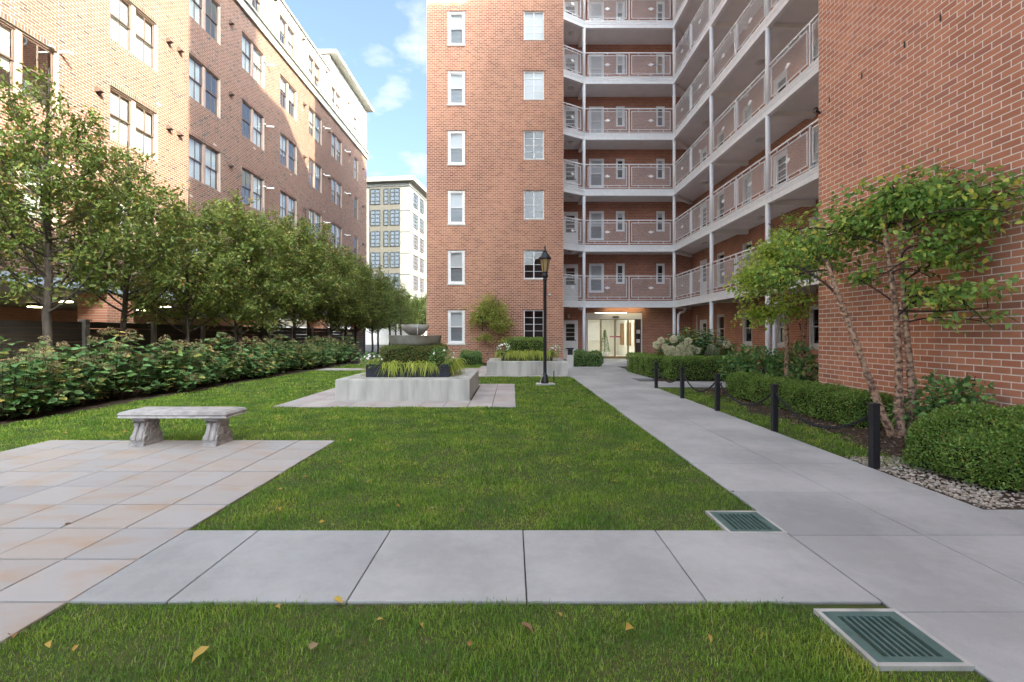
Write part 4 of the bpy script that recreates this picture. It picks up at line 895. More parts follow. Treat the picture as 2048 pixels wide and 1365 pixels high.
def shell_leaves(faces, n, size, m, name, T=T4, jit=.03, flat=.5):
    """leaves over a list of (origin, a, b, normal) rectangles"""
    ar = np.array([np.linalg.norm(np.cross(a, b)) for (o, a, b, nn) in faces]); cnt = (ar/ar.sum()*n).astype(int); Ps = []; Ns = []
    for (o, a, b, nn), c in zip(faces, cnt):
        u = rng.uniform(0, 1, (c, 2)); P = np.array(o)+u[:, :1]*np.array(a)+u[:, 1:]*np.array(b); nn = np.array(nn, float)
        Ps.append(P+nn*rng.normal(0, jit, (c, 1))); Ns.append(np.tile(nn, (c, 1)))
    P = np.concatenate(Ps); Nn = np.concatenate(Ns); k = len(P)
    d = nrmz(Nn*.7+rng.normal(0, .7, (k, 3))+np.array([0, 0, .25])); nr = Nn*flat+rng.normal(0, .5, (k, 3))+np.array([0, 0, .4])
    return leaves(P, d, nr, rng.uniform(size*.7, size*1.25, k), T)
def round_box_pts(x0, x1, y0, y1, z0, z1, n, r, lump=.02):
    """points and normals over a rounded box surface (no bottom)"""
    sx, sy, sz = x1-x0, y1-y0, z1-z0
    ar = np.array([sx*sy, sx*sz, sx*sz, sy*sz, sy*sz]); c = (ar/ar.sum()*n).astype(int); Ps = []; Ns = []
    for i, (o, a, b, nn) in enumerate((((x0, y0, z1), (sx, 0, 0), (0, sy, 0), (0, 0, 1)), ((x0, y0, z0), (sx, 0, 0), (0, 0, sz), (0, -1, 0)), ((x0, y1, z0), (sx, 0, 0), (0, 0, sz), (0, 1, 0)), ((x0, y0, z0), (0, sy, 0), (0, 0, sz), (-1, 0, 0)), ((x1, y0, z0), (0, sy, 0), (0, 0, sz), (1, 0, 0)))):
        u = rng.uniform(0, 1, (c[i], 2)); Ps.append(np.array(o)+u[:, :1]*np.array(a)+u[:, 1:]*np.array(b)); Ns.append(np.tile(np.array(nn, float), (c[i], 1)))
    P = np.concatenate(Ps); Nn = np.concatenate(Ns)
    lo = np.array([x0+r, y0+r, z0]); hi = np.array([x1-r, y1-r, z1-r]); q = np.clip(P, lo, hi); d = P-q; dist = np.linalg.norm(d, axis=1, keepdims=True)
    ok = (dist[:, 0] > 1e-6); Nn[ok] = (d/np.maximum(dist, 1e-6))[ok]; P[ok] = (q+Nn*r)[ok]
    lum = lump*(np.sin(P[:, :1]*9+P[:, 2:]*7)+np.sin(P[:, 1:2]*11+P[:, :1]*5+2)+np.sin(P[:, 2:]*13+P[:, 1:2]*6))
    return P+Nn*lum, Nn
def box_hedge(name, x0, x1, y0, y1, h, n, size, label, cat='hedge', m=None, rz=0., z0=0., r=.12, lump=.02, parent=None):
    cx, cy = (x0+x1)/2, (y0+y1)/2; hx, hy = (x1-x0)/2, (y1-y0)/2
    t = thing(name, (cx, cy, z0), label, cat, rz=rz)
    P, Nn = round_box_pts(-hx, hx, -hy, hy, .03, h, n, r, lump); k = len(P)
    P = P-Nn*np.abs(rng.normal(0, .035, (k, 1)))+rng.normal(0, .012, (k, 3)); P[:, 2] = np.maximum(P[:, 2], .02)
    d = nrmz(Nn*.6+rng.normal(0, .65, (k, 3))+np.array([0, 0, .35])); nr = Nn*.7+rng.normal(0, .45, (k, 3))+np.array([0, 0, .35])
    V, Fc = leaves(P, d, nr, rng.uniform(size*.7, size*1.3, k))
    obj('foliage', np_mesh('foliage', V, Fc, m or m_lbox), t, local=True)
    c, cn = round_box_pts(-hx+.07, hx-.07, -hy+.07, hy-.07, .0, h-.07, 10, r)
    b = min(max(.1, r*.55), hx*.5); obj('dark_core', MB().bbox(-hx+.08+r*.12, hx-.08-r*.12, -hy+.08+r*.12, hy-.08-r*.12, -.01, h-.085, b).mesh('dark_core', m_core), t, local=True)  # solid dark filler block inside the leaves, makes the hedge look dense
    return t
# clipped hedges in the planters
for (cx, cy, z, lab, mm) in ((-2.225, 10.7, .66, 'clipped square hedge with bronze tips around the fountain bowls', m_lbox2), (.495, 16.4, .67, 'clipped green square hedge in the planter behind the lamp post', m_lbox)):
    box_hedge('planter_hedge', cx-.66, cx+.66, cy-.62, cy+.62, (.42 if cx < 0 else .53), 15000 if cx < 0 else 7500, .028 if cx < 0 else .036, lab, m=mm, z0=z, r=.1, lump=.012)
# drooping golden grass
def strap_blades(P0, out, n, ln, wd):
    k = len(P0); seg = 6; t = np.linspace(0, 1, seg); L_ = rng.uniform(ln*.4, ln*1.3, k)[:, None]; up_ = rng.uniform(.25, .85, k)[:, None]; o = nrmz(out)
    x = L_*(t[None]*.75); z = L_*(up_*t[None]*1.6-(1.15+.5*up_)*t[None]**2*.95)
    C = P0[:, None]+o[:, None]*x[..., None]+np.array([0, 0, 1.])*z[..., None]
    s = np.cross(o, np.array([0, 0, 1.])); s = nrmz(s); wv = wd*rng.uniform(.7, 1.3, k)[:, None]*np.array([.6, 1, 1, .9, .6, .05])[None]
    V = np.stack([C-s[:, None]*wv[..., None]/2, C+s[:, None]*wv[..., None]/2], 2).reshape(-1, 3); base = (np.arange(k)*seg*2)[:, None]
    Fc = []
    for q in range(seg-1): Fc.append(np.concatenate([base+q*2, base+q*2+1, base+q*2+3, base+q*2+2], 1))
    return V, np.concatenate(Fc)
def golden(label, x0, x1, y, z, n, spots, ln=.36):
    t = thing('golden_grass', ((x0+x1)/2, y, z), label, 'ornamental grass')
    c = rng.choice(len(spots), n); sp = np.array(spots)[c]; a = rng.normal(0, .95, n)+sp[:, 2]
    P0 = np.stack([sp[:, 0]+rng.normal(0, .06, n), sp[:, 1]+rng.normal(0, .03, n), np.full(n, z)+rng.uniform(-.01, .02, n)], 1)
    V, Fc = strap_blades(P0, np.stack([np.sin(a), -np.cos(a), 0*a], 1), n, ln*.86, .017)
    obj('blades', np_mesh('blades', V, Fc, m_hak), t)
golden('drooping golden grass along the front of the fountain planter', -2.9, -1.7, 9.97, .67, 420, [(-2.62, 9.97, 0), (-2.45, 9.98, .1), (-2.15, 9.98, 0), (-1.95, 9.97, 0), (-1.75, 9.98, .1)])
golden('golden grass spilling over the right side of the fountain planter', -1.4, -1.2, 10.7, .67, 330, [(-1.40, 10.2, 1.35), (-1.40, 10.6, 1.5), (-1.40, 11.0, 1.6)], .46)
golden('golden grass spilling over the left side of the fountain planter', -3.1, -3.0, 10.5, .67, 260, [(-3.05, 10.3, -1.4), (-3.05, 10.8, -1.5)], .46)
golden('dense golden grass draped over the front of the second planter', -.3, 1.2, 15.7, .68, 620, [(-.1+.16*i, 15.68, 0) for i in range(9)], .44)
golden('small golden tuft at the left corner of the second planter', -.4, -.3, 15.8, .68, 150, [(-.33, 15.8, -1.3)], .4)
golden('golden tuft at the right corner of the second planter', 1.3, 1.4, 15.8, .68, 150, [(1.3, 15.85, 1.2)], .36)
def blob_leaves(c, r, n, size, shell=.55, T=T4, droop=0.):
    d = rvec(n); rad = shell+(1-shell)*rng.uniform(0, 1, (n, 1))**.6; P = np.array(c)+d*np.array(r)*rad
    dirs = nrmz(d*.8+rng.normal(0, .6, (n, 3))+np.array([0, 0, .1-droop])); nr = d*.5+np.array([0, 0, .8])+rng.normal(0, .4, (n, 3))
    return leaves(P, dirs, nr, rng.uniform(size*.65, size*1.25, n), T)
def flower_plant(label, c, r, n, nfl, z):
    t = thing('flowering_annual', (c[0], c[1], z), label, 'flower')
    V, Fc = blob_leaves(c, r, n, .04); obj('leaves', np_mesh('leaves', V, Fc, m_lshrub), t)
    V2 = []; 
    for i in range(nfl):
        d = rvec(1)[0]; d[2] = abs(d[2])*.8; d[1] = -abs(d[1]); p = np.array(c)+d*np.array(r)*1.03; a = rng.uniform(0, 6.28, 5)+0; ang = np.arange(5)*1.2566+a[0]
        nn = d+np.array([0, -.6, .3]); nn /= np.linalg.norm(nn); u = np.cross(nn, [0, 0, 1.]); u /= np.linalg.norm(u)+1e-9; v = np.cross(nn, u)
        V2.append(leaves(np.tile(p, (5, 1)), np.cos(ang)[:, None]*u+np.sin(ang)[:, None]*v, np.tile(nn, (5, 1)), np.full(5, .026), (T4[0]*np.array([1, 1.5, 1]), T4[1])))
    v, f = cat_mesh(V2); tag(obj('flowers', np_mesh('flowers', v, f, m_petal), t), kind='stuff')
flower_plant('white flowering plant at the left corner of the fountain planter', (-3.0, 9.93, .79), (.22, .16, .18), 380, 14, .66)
flower_plant('grey green trailing plant at the right corner of the fountain planter', (-1.5, 9.93, .84), (.30, .16, .22), 520, 4, .66)
flower_plant('white flowering plant at the left corner of the second planter', (-.28, 15.66, .82), (.24, .18, .26), 320, 22, .67)
flower_plant('white flowering plant at the right corner of the second planter', (1.45, 15.7, .80), (.2, .16, .2), 260, 16, .67)
# fountain
fo = thing('stone_fountain', (-2.225, 10.7, .66), 'weathered stone fountain with a small bowl above a wide basin', 'fountain')
cx, cy = -2.225, 10.7
obj('basin', MB().lathe([(.001, 1.06), (.45, 1.06), (.575, 1.14), (.60, 1.305), (.61, 1.315), (.57, 1.315), (.54, 1.2), (.001, 1.18)], cx, cy, 40).mesh('basin', m_bowl, True), fo)
obj('pedestal', MB().lathe([(.22, .66), (.2, 1.06), (.12, 1.19), (.1, 1.325), (.1, 1.33)], cx, cy, 20).mesh('pedestal', m_bowl, True), fo)
ub = obj('bowl', MB().lathe([(.001, 1.315), (.14, 1.318), (.22, 1.37), (.29, 1.46), (.325, 1.56), (.29, 1.56), (.25, 1.45), (.001, 1.38)], cx, cy, 36).mesh('bowl', m_bowl, True), fo)
for sx in (-.33, .12):
    obj('spout', MB().box(cx+sx-.012, cx+sx+.012, cy-.34, cy-.29, 1.50, 1.565).tube([(cx+sx, cy-.33, 1.52), (cx+sx, cy-.345, 1.33)], .006, 6).mesh('spout', m_offw), ub)
# lamp post
lp = thing('lamp_post', (.88, 12.4, 0), 'tall black lamp post with amber lantern standing in the lawn', 'lamp post')
obj('footing', MB().bbox(.64, 1.14, 12.25, 12.6, -.03, .03, .01).mesh('footing', m_plinth), lp)
obj('pole', MB().lathe([(.1, .03), (.1, .08), (.085, .1), (.075, .24), (.05, .28), (.045, .35), (.043, 2.75), (.055, 2.77), (.055, 2.82), (.045, 2.84)], .88, 12.42, 20).mesh('pole', m_black, True), lp)
lt = obj('lantern_collar', MB().lathe([(.046, 2.84), (.085, 2.86), (.085, 2.93), (.06, 2.96), (.075, 2.985), (.075, 3.0), (.001, 3.0)], .88, 12.42, 18).mesh('lantern_collar', m_black, True), lp)
m_amber = mat('amber_glass', (.55, .40, .20), .35, c2=(.45, .32, .15), vscale=3, trans=.35)
obj('lantern_glass', MB().lathe([(.068, 3.0), (.128, 3.34), (.001, 3.34)], .88, 12.42, 6).mesh('lantern_glass', m_amber), lp)
rib = MB()
for i in range(6):
    a = 2*math.pi*i/6; rib.tube([(.88+.072*math.cos(a), 12.42+.072*math.sin(a), 3.0), (.88+.132*math.cos(a), 12.42+.132*math.sin(a), 3.345)], .008, 5)
obj('lantern_cage', rib.mesh('lantern_cage', m_black), lp)
obj('lantern_roof', MB().lathe([(.001, 3.34), (.17, 3.345), (.175, 3.36), (.15, 3.40), (.09, 3.48), (.05, 3.52), (.065, 3.535), (.065, 3.545), (.03, 3.57), (.018, 3.62), (.028, 3.65), (.018, 3.675), (.006, 3.72)], .88, 12.42, 18).mesh('lantern_roof', m_black, True), lp)
obj('cable', MB().tube([(.83, 12.36, .25), (.78, 12.3, .18), (.74, 12.26, .05), (.72, 12.24, -.02)], .008, 6).mesh('cable', m_offw), lp)
tag(obj('garden_stake', MB().lathe([(.008, -.03), (.012, .25), (.014, .33), (.004, .36)], 0, 0, 6).mesh('garden_stake', m_black), None, (1.12, 12.45, 0)), 'thin dark stake in the grass just right of the lamp post', 'stake')
# bollards and chains
BOL = [(3.58, 11.55), (3.57, 9.75), (3.60, 8.15), (3.64, 6.45), (3.66, 4.70), (5.62, 11.85)]
bl_labels = ['black square bollard at the far end of the chain fence', 'second black bollard from the far end of the chain fence', 'middle black bollard of the five along the walkway', 'second nearest black bollard, in front of the long hedge', 'nearest black bollard, beside the pebbles and birch trunks', 'lone black bollard by the side path in front of the far hedge']
for (x, y), lb in zip(BOL, bl_labels):
    t = thing('bollard', (x, y, 0), lb, 'bollard', 'black bollards beside the walkway')
    obj('post', MB().box(-.034, .034, -.034, .034, -.04, .63).mesh('post', m_black), t, local=True)
    obj('cap', MB().bbox(-.041, .041, -.041, .041, .63, .652, .01).mesh('cap', m_black), t, local=True)
    obj('chain_eye', MB().tube([(.0+.018*math.cos(q), -.045, .55+.018*math.sin(q)) for q in np.linspace(0, 6.283, 9)], .004, 5).mesh('chain_eye', m_black), t, local=True)
lk = []
for i in range(9):
    q = 2*math.pi*i/8; lk.append((.024*math.cos(q), .014*math.sin(q), 0))
lv, lf = tube(lk, .0062, 5)
for i, lb in zip(range(4), ['sagging black chain between the two farthest bollards', 'sagging black chain between second and third bollard from the far end', 'sagging black chain in front of the rounded hedge end', 'nearest sagging black chain in front of the long hedge']):
    a = Vector((*BOL[i], .55)); b = Vector((*BOL[i+1], .55)); Ln = (b-a).length; n = int(Ln/.03); V = []; Fc = []; o = 0
    pts = [a.lerp(b, k/n)+Vector((0, 0, -.30*(1-(2*k/n-1)**2))) for k in range(n+1)]
    for k in range(n):
        d = (pts[k+1]-pts[k]).normalized(); q = d.to_track_quat('X', 'Z') @ Quaternion((1, 0, 0), R(90)*(k % 2)); c = (pts[k]+pts[k+1])/2; Mx = np.array(q.to_matrix())
        V.append(lv @ Mx.T+np.array(c)); Fc.append(lf+o); o += len(lv)
    tag(obj('chain', np_mesh('chain', np.concatenate(V)-np.array(a), np.concatenate(Fc), m_black, True), None, a), lb, 'chain', 'chains between the bollards')
# drain grates
for (x0, y0, lb) in ((1.47, 3.147, 'far green drain grate in a concrete rim beside the walkway'), (1.478, 1.885, 'near green drain grate in a concrete rim at the lawn corner')):
    x1, y1 = x0+.40, y0+.395; t = thing('drain_grate', ((x0+x1)/2, (y0+y1)/2, 0), lb, 'drain grate', 'green drain grates'); e = .022
    rim = MB(); rim.box(x0, x0+e, y0, y1, -.06, .003).box(x1-e, x1, y0, y1, -.06, .003).box(x0+e, x1-e, y0, y0+e, -.06, .003).box(x0+e, x1-e, y1-e, y1, -.06, .003)
    obj('rim', rim.mesh('rim', m_plinth), t)
    a, b, c, d = x0+e+.002, x1-e-.002, y0+e+.002, y1-e-.002; f = .05
    obj('grate_frame', MB().box(a, a+f, c, d, -.02, .001).box(b-f, b, c, d, -.02, .001).box(a+f, b-f, c, c+.035, -.02, .001).box(a+f, b-f, d-.035, d, -.02, .001).mesh('grate_frame', m_green), t)
    nb = 8; sp = (b-a-2*f)/nb
    for k in range(nb-1): x = a+f+sp*(k+1); obj('bar', MB().box(x-.006, x+.006, c+.035, d-.035, -.02, .0).mesh('bar', m_green), t)
    obj('pit', MB().box(a+.001, b-.001, c+.001, d-.001, -.059, -.055).mesh('pit', m_pit), t)
# litter bin
tb = thing('litter_bin', (2.33, 18.75, 0), 'slim beige litter bin with dark opening near the entrance', 'bin')
obj('body', MB().box(2.2, 2.46, 18.6, 18.9, 0, .50).box(2.2, 2.225, 18.6, 18.9, .50, .74).box(2.435, 2.46, 18.6, 18.9, .50, .74).box(2.2, 2.46, 18.87, 18.9, .50, .74).mesh('body', m_offw), tb)
obj('lid', MB().bbox(2.18, 2.48, 18.58, 18.92, .74, .78, .015).mesh('lid', m_black), tb)
obj('inner_liner', MB().box(2.23, 2.43, 18.64, 18.86, .5, .7).mesh('inner_liner', m_black), tb)
# red and grey bundle half hidden by the shrub
m_red = mat('red_cloth', (.55, .02, .035), .6, c2=(.42, .015, .03), vscale=9); m_gry = mat('grey_cloth', (.16, .16, .19), .7, c2=(.11, .11, .13), vscale=8)
bu = thing('covered_bundle', (6.25, 12.0, 0), 'red and grey bundle half hidden behind the leafy shrub', 'bundle')
obj('grey_body', MB().sph((6.36, 11.98, .3), (.17, .2, .3), 14, 10).mesh('grey_body', m_gry, True), bu)
obj('red_strap', MB().add([(6.04, 11.7, .27), (6.16, 11.7, .27), (6.32, 11.72, .56), (6.27, 11.72, .58), (6.04, 11.76, .27), (6.16, 11.76, .27), (6.32, 11.78, .56), (6.27, 11.78, .58)], [(0, 1, 2, 3), (7, 6, 5, 4), (0, 4, 5, 1), (1, 5, 6, 2), (2, 6, 7, 3), (3, 7, 4, 0)]).mesh('red_strap', m_red), bu)
obj('red_knot', MB().sph((6.28, 11.76, .66), (.05, .05, .09), 10, 6).sph((6.25, 11.76, .74), (.06, .04, .035), 10, 6).mesh('red_knot', m_red, True), bu)
# ================================================================ PLANTS
def limb(p0, p1, bend, n=6):
    p0 = np.array(p0, float); p1 = np.array(p1, float); t = np.linspace(0, 1, n)[:, None]; return p0*(1-t)+p1*t+np.array(bend)*(4*t*(1-t))
def oval_tree(H, th, rx, nl, ntw, nlf, size, r0=.07, seed=0):
    """upright oval tree: leader, ascending limbs, twigs, leaf sprays"""
    g = np.random.default_rng(seed); B = []; Lp = []; Ld = []
    zs = np.linspace(-.05, H*.93, 12); wob = np.cumsum(g.normal(0, .022, (12, 2)), 0); tr = np.stack([wob[:, 0], wob[:, 1], zs], 1)
    B.append(tube(tr, r0*(1-.9*np.linspace(0, 1, 12))+.006, 8))
    def width(z):
        s = np.clip((z-th*.9)/(H-th*.9), 0, 1); return rx*(np.sin(np.pi*min(1, s*.93+.1)**.75))**.8
    for i in range(nl):
        az = i*2.4+g.normal(0, .3); s = (i+.5)/nl; z0 = th*.88+(H*.72-th*.88)*s**1.15; base = np.array([np.interp(z0, zs, tr[:, 0]), np.interp(z0, zs, tr[:, 1]), z0])
        z1 = min(H*.985, z0+g.uniform(.55, 1.7)*(1.15-.55*s)+.15); r = max(.1, width(z1))*g.uniform(.72, 1.08)
        end = np.array([math.cos(az)*r, math.sin(az)*r, z1]); L = limb(base, end, (math.cos(az)*.10, math.sin(az)*.10, -.12*(z1-z0)), 7)
        B.append(tube(L, np.linspace(.026*(1-.5*s), .006, 7), 5))
        for k in range(ntw):
            t = .28+.72*(k+g.uniform(0, 1))/ntw; p = L[min(6, int(t*6))]*(1-(t*6 % 1))+L[min(6, int(t*6)+1)]*(t*6 % 1)
            d = nrmz((g.normal(0, .75, (1, 3))+np.array([[math.cos(az)*.45, math.sin(az)*.45, .42]])))[0]; ln = g.uniform(.18, .5); q = p+d*ln
            B.append(tube([p, (p+q)/2+g.normal(0, .02, 3), q], [.006, .005, .003], 3))
            m = nlf; tt = g.uniform(.15, 1.12, (m, 1)); Lp.append(p+(q-p)*tt+g.normal(0, .075, (m, 3))); Ld.append(d+g.normal(0, .75, (m, 3))+np.array([0, 0, -.15]))
    P = np.concatenate(Lp); D = np.concatenate(Ld); n = len(P); 
    Lv = leaves(P, D, np.array([0, 0, .75])+nrmz(P-np.array([0, 0, H*.5]))*.35+g.normal(0, .55, (n, 3)), g.uniform(size*.65, size*1.25, n))
    return cat_mesh(B), Lv
PEAR = [oval_tree(7.0, 1.95, 1.42, 40, 13, 29, .088, .085, 3), oval_tree(6.35, 1.95, 1.36, 36, 13, 26, .088, .072, 8), oval_tree(6.3, 1.55, 1.4, 38, 13, 28, .10, .062, 5), oval_tree(6.7, 1.5, 1.45, 38, 12, 28, .11, .064, 14)]
PM = [(np_mesh('trunk', *b, m_bark, True), np_mesh('crown', *l, m_lpear)) for b, l in PEAR]
ordn = ['first', 'second', 'third', 'fourth', 'fifth', 'sixth', 'seventh', 'eighth', 'ninth', 'tenth', 'eleventh', 'twelfth', 'thirteenth', 'fourteenth', 'fifteenth']
for i, y in enumerate([9.06, 10.9, 13.0, 15.0, 17.0, 18.9, 20.9, 23.2, 25.1, 27, 29.4, 31.6, 33.6]):
    k = [0, 1, 2, 3, 2, 3, 1, 2, 3, 2, 3, 2, 1][i]; sc = [1, 1, .93, .97, 1.02, 1.03, 1.15, 1.02, .97, 1, .95, .95, 1.0][i]
    lab = 'nearest slender tree at the left edge, its leafy crown tallest in the picture' if i == 0 else 'slender leafy tree, %s from the left in the row before the fence' % ordn[i] if i < 12 else 'last slender tree of the row, farthest along the fence near the brick tower'
    t = thing('pear_tree', (-9+(.12*math.sin(i*2.7) if i else 0), y, 0), lab, 'tree', 'row of slender trees along the fence', rz=[0, 0, 2.1, .7, 4.0, 2.9, 1.2, 5.3, 4.4, .4, 1.6, 3.0, 2.2][i])
    t.scale = (sc*(1.05 if i > 2 else 1), sc*(1.05 if i > 2 else 1), sc)
    obj('trunk', PM[k][0], t, local=True); obj('crown', PM[k][1], t, local=True)
# trees far behind
for i, (x, y, sc) in enumerate(((-10.5, 44, 1.0), (-9.2, 48, 1.1), (-13, 52, 1.2), (-11.5, 56, 1.1))):
    t = thing('background_tree', (x, y, 0), 'hazy green tree beyond the end of the garage, %s from the left' % ['third', 'fourth', 'first', 'second'][i], 'tree', 'trees beyond the garage', rz=i*1.7); t.scale = (sc*1.3, sc*1.3, sc*.9)
    obj('trunk', PM[i][0], t, local=True); obj('crown', PM[i][1], t, local=True)
tag(obj('garden_wall', MB().box(-30, -4.2, 58, 58.3, 0, 2.2).mesh('garden_wall', m_offw)), 'pale low wall far behind the row of trees', 'wall')

# hydrangea row: stems, big leaves, faded flower heads
def hydrangea(g, w_, d_, H, n, size=.13):
    S = []; P = []; D = []; Nn = []; heads = []
    ns = int(n/11)
    for i in range(ns):
        a = g.uniform(0, 6.283); r = math.sqrt(g.uniform(0, 1)); tx, ty = r*math.cos(a)*w_, r*math.sin(a)*d_; hh = H*(1-.42*r**2.2)*g.uniform(.72, 1.1)
        if g.uniform() < .22 and r > .6: hh *= .45
        L = limb((tx*.35, ty*.35, -.02), (tx, ty, hh), (tx*.12, ty*.12, .0), 6); S.append(tube(L, np.linspace(.008, .003, 6), 4))
        k0 = 0
        for t in np.linspace(.32, .98, 6):
            p = L[0]*(1-t)+L[-1]*t if False else np.array([np.interp(t, np.linspace(0, 1, 6), L[:, q]) for q in range(3)])
            for sgn in (0, math.pi):
                az = k0*1.57+sgn+g.normal(0, .4); k0 += .5; dv = np.array([math.cos(az)+tx*.9/w_*.6, math.sin(az)+ty*.9/d_*.6, g.uniform(-.35, .35)])
                P.append(p+.02*dv); D.append(dv); Nn.append(np.array([.15*tx, .15*ty, 1])+g.normal(0, .28, 3))
        if g.uniform() < .35: heads.append(L[-1]+np.array([0, 0, .02]))
    return S, np.array(P), np.array(D), np.array(Nn), heads
leaf_me = None
def hyd_leafmesh(m):
    V, Fc = leaves(np.zeros((1, 3)), np.array([[1., 0, 0]]), np.array([[0., 0, 1]]), np.array([1.]), T5); return np_mesh('leaf', V, Fc, m)
hleaf = hyd_leafmesh(m_lhyd); g0 = np.random.default_rng(77); single_left = 330
for i in range(15):
    y = 6.35+1.12*i; x = -8.3+.15*math.sin(i*1.9)+(.02*i)
    H = 1.18+.14*math.sin(i*2.3)+(.12 if i in (2, 3) else 0)
    lab = 'hydrangea bush with large green leaves and faded pink flower heads, nearest the left edge' if i == 0 else 'leafy hydrangea bush with faded flower heads, %s from the left in the border' % ordn[i] if i < 14 else 'last hydrangea bush of the border, next to the fountain planter'
    t = thing('hydrangea_bush', (x, y, 0), lab, 'shrub', 'hydrangea border along the fence')
    S, P, D, Nn, heads = hydrangea(g0, .72, .72, H, 950 if i < 8 else 760)
    v, f = cat_mesh(S); obj('stems', np_mesh('stems', v, f, m_twig), t, local=True)
    sz = g0.uniform(.11, .19, len(P)); P[:, 2] = np.maximum(P[:, 2], .05)
    idx = np.arange(len(P))
    if 1 <= i <= 3:   # leaves that show large are objects of their own
        front = np.argsort(-(P[:, 0]*1.0+.35*P[:, 2]))[:100]; rest = np.setdiff1d(idx, front)
        for q in front:
            xx = Vector(D[q]).normalized(); zv = Vector(Nn[q]); zv = (zv-xx*zv.dot(xx)).normalized(); yv = zv.cross(xx); M_ = Matrix((xx, yv, zv)).transposed()
            obj('leaf', hleaf, t, P[q], local=True, rot=M_.to_euler(), scale=(sz[q],)*3)
    else: rest = idx
    V, Fc = leaves(P[rest], D[rest], Nn[rest], sz[rest], T5); tag(obj('foliage', np_mesh('foliage', V, Fc, m_lhyd), t, local=True), kind='stuff')
    hp = []
    for h in heads:
        hp.append(blob_leaves(h, (.085, .085, .05), 70, .03, .7))
    if hp: v, f = cat_mesh(hp); tag(obj('flower_heads', np_mesh('flower_heads', v, f, m_mop), t, local=True), kind='stuff')

# panicle hydrangea by the entrance
t = thing('panicle_hydrangea', (5.85, 14.9, 0), 'big hydrangea with cream flower cones above the clipped hedge', 'shrub')
g1 = np.random.default_rng(5); S, P, D, Nn, heads = hydrangea(g1, 1.2, .75, 1.5, 4200)
v, f = cat_mesh(S); obj('stems', np_mesh('stems', v, f, m_twig), t, local=True)
V, Fc = leaves(P, D, Nn, g1.uniform(.11, .17, len(P)), T5); obj('foliage', np_mesh('foliage', V, Fc, m_lhyd), t, local=True)
for (px, py) in ((1312, 690), (1322, 682), (1347, 679), (1330, 695), (1343, 699), (1360, 698), (1366, 692), (1371, 707), (1382, 698), (1394, 702), (1354, 708), (1362, 711), (1340, 713), (1381, 711), (1422, 697), (1432, 703), (1419, 708), (1453, 690), (1336, 703), (1376, 683)):
    d_ = 14.12+.4*abs(px-1385)/75; c = ((px-1024)/F*d_-5.85, d_-14.9, up(py, d_)); r = g1.uniform(.08, .112)
    V, Fc = blob_leaves(c, (r, r, r*1.0), 380, .042, .8); obj('flower_cone', np_mesh('flower_cone', V, Fc, m_pan), t, local=True)

# clipped hedges
box_hedge('clipped_hedge', 4.55, 8.3, 13.4, 14.1, .66, 17000, .036, 'low clipped boxwood hedge in front of the cream hydrangea', r=.14, lump=.02)
box_hedge('clipped_hedge', 4.12, 4.8, 14.15, 16.6, .66, 11000, .036, 'short clipped boxwood hedge end beside the entrance walk', r=.14, lump=.02, rz=R(3))
box_hedge('clipped_hedge', 4.72, 5.40, 6.55, 10.15, .50, 34000, .028, 'long low boxwood hedge behind the bollard chains', r=.16, lump=.02, rz=R(3))
box_hedge('rounded_hedge', 4.02, 5.46, 3.86, 4.98, .585, 44000, .024, 'big rounded boxwood at the right edge above the pebbles', r=.40, lump=.026, cat='shrub')
box_hedge('entrance_shrub', 2.48, 3.72, 19.05, 19.75, .58, 4500, .055, 'low leafy shrub row between the bin and the glass doors', r=.2, lump=.03, cat='shrub', m=m_lshrub)
box_hedge('dwarf_shrub', -2.35, -1.35, 20.3, 21.1, .55, 4000, .045, 'dark dwarf shrub at the foot of the brick tower', r=.25, lump=.03, cat='shrub', m=m_lshrub)

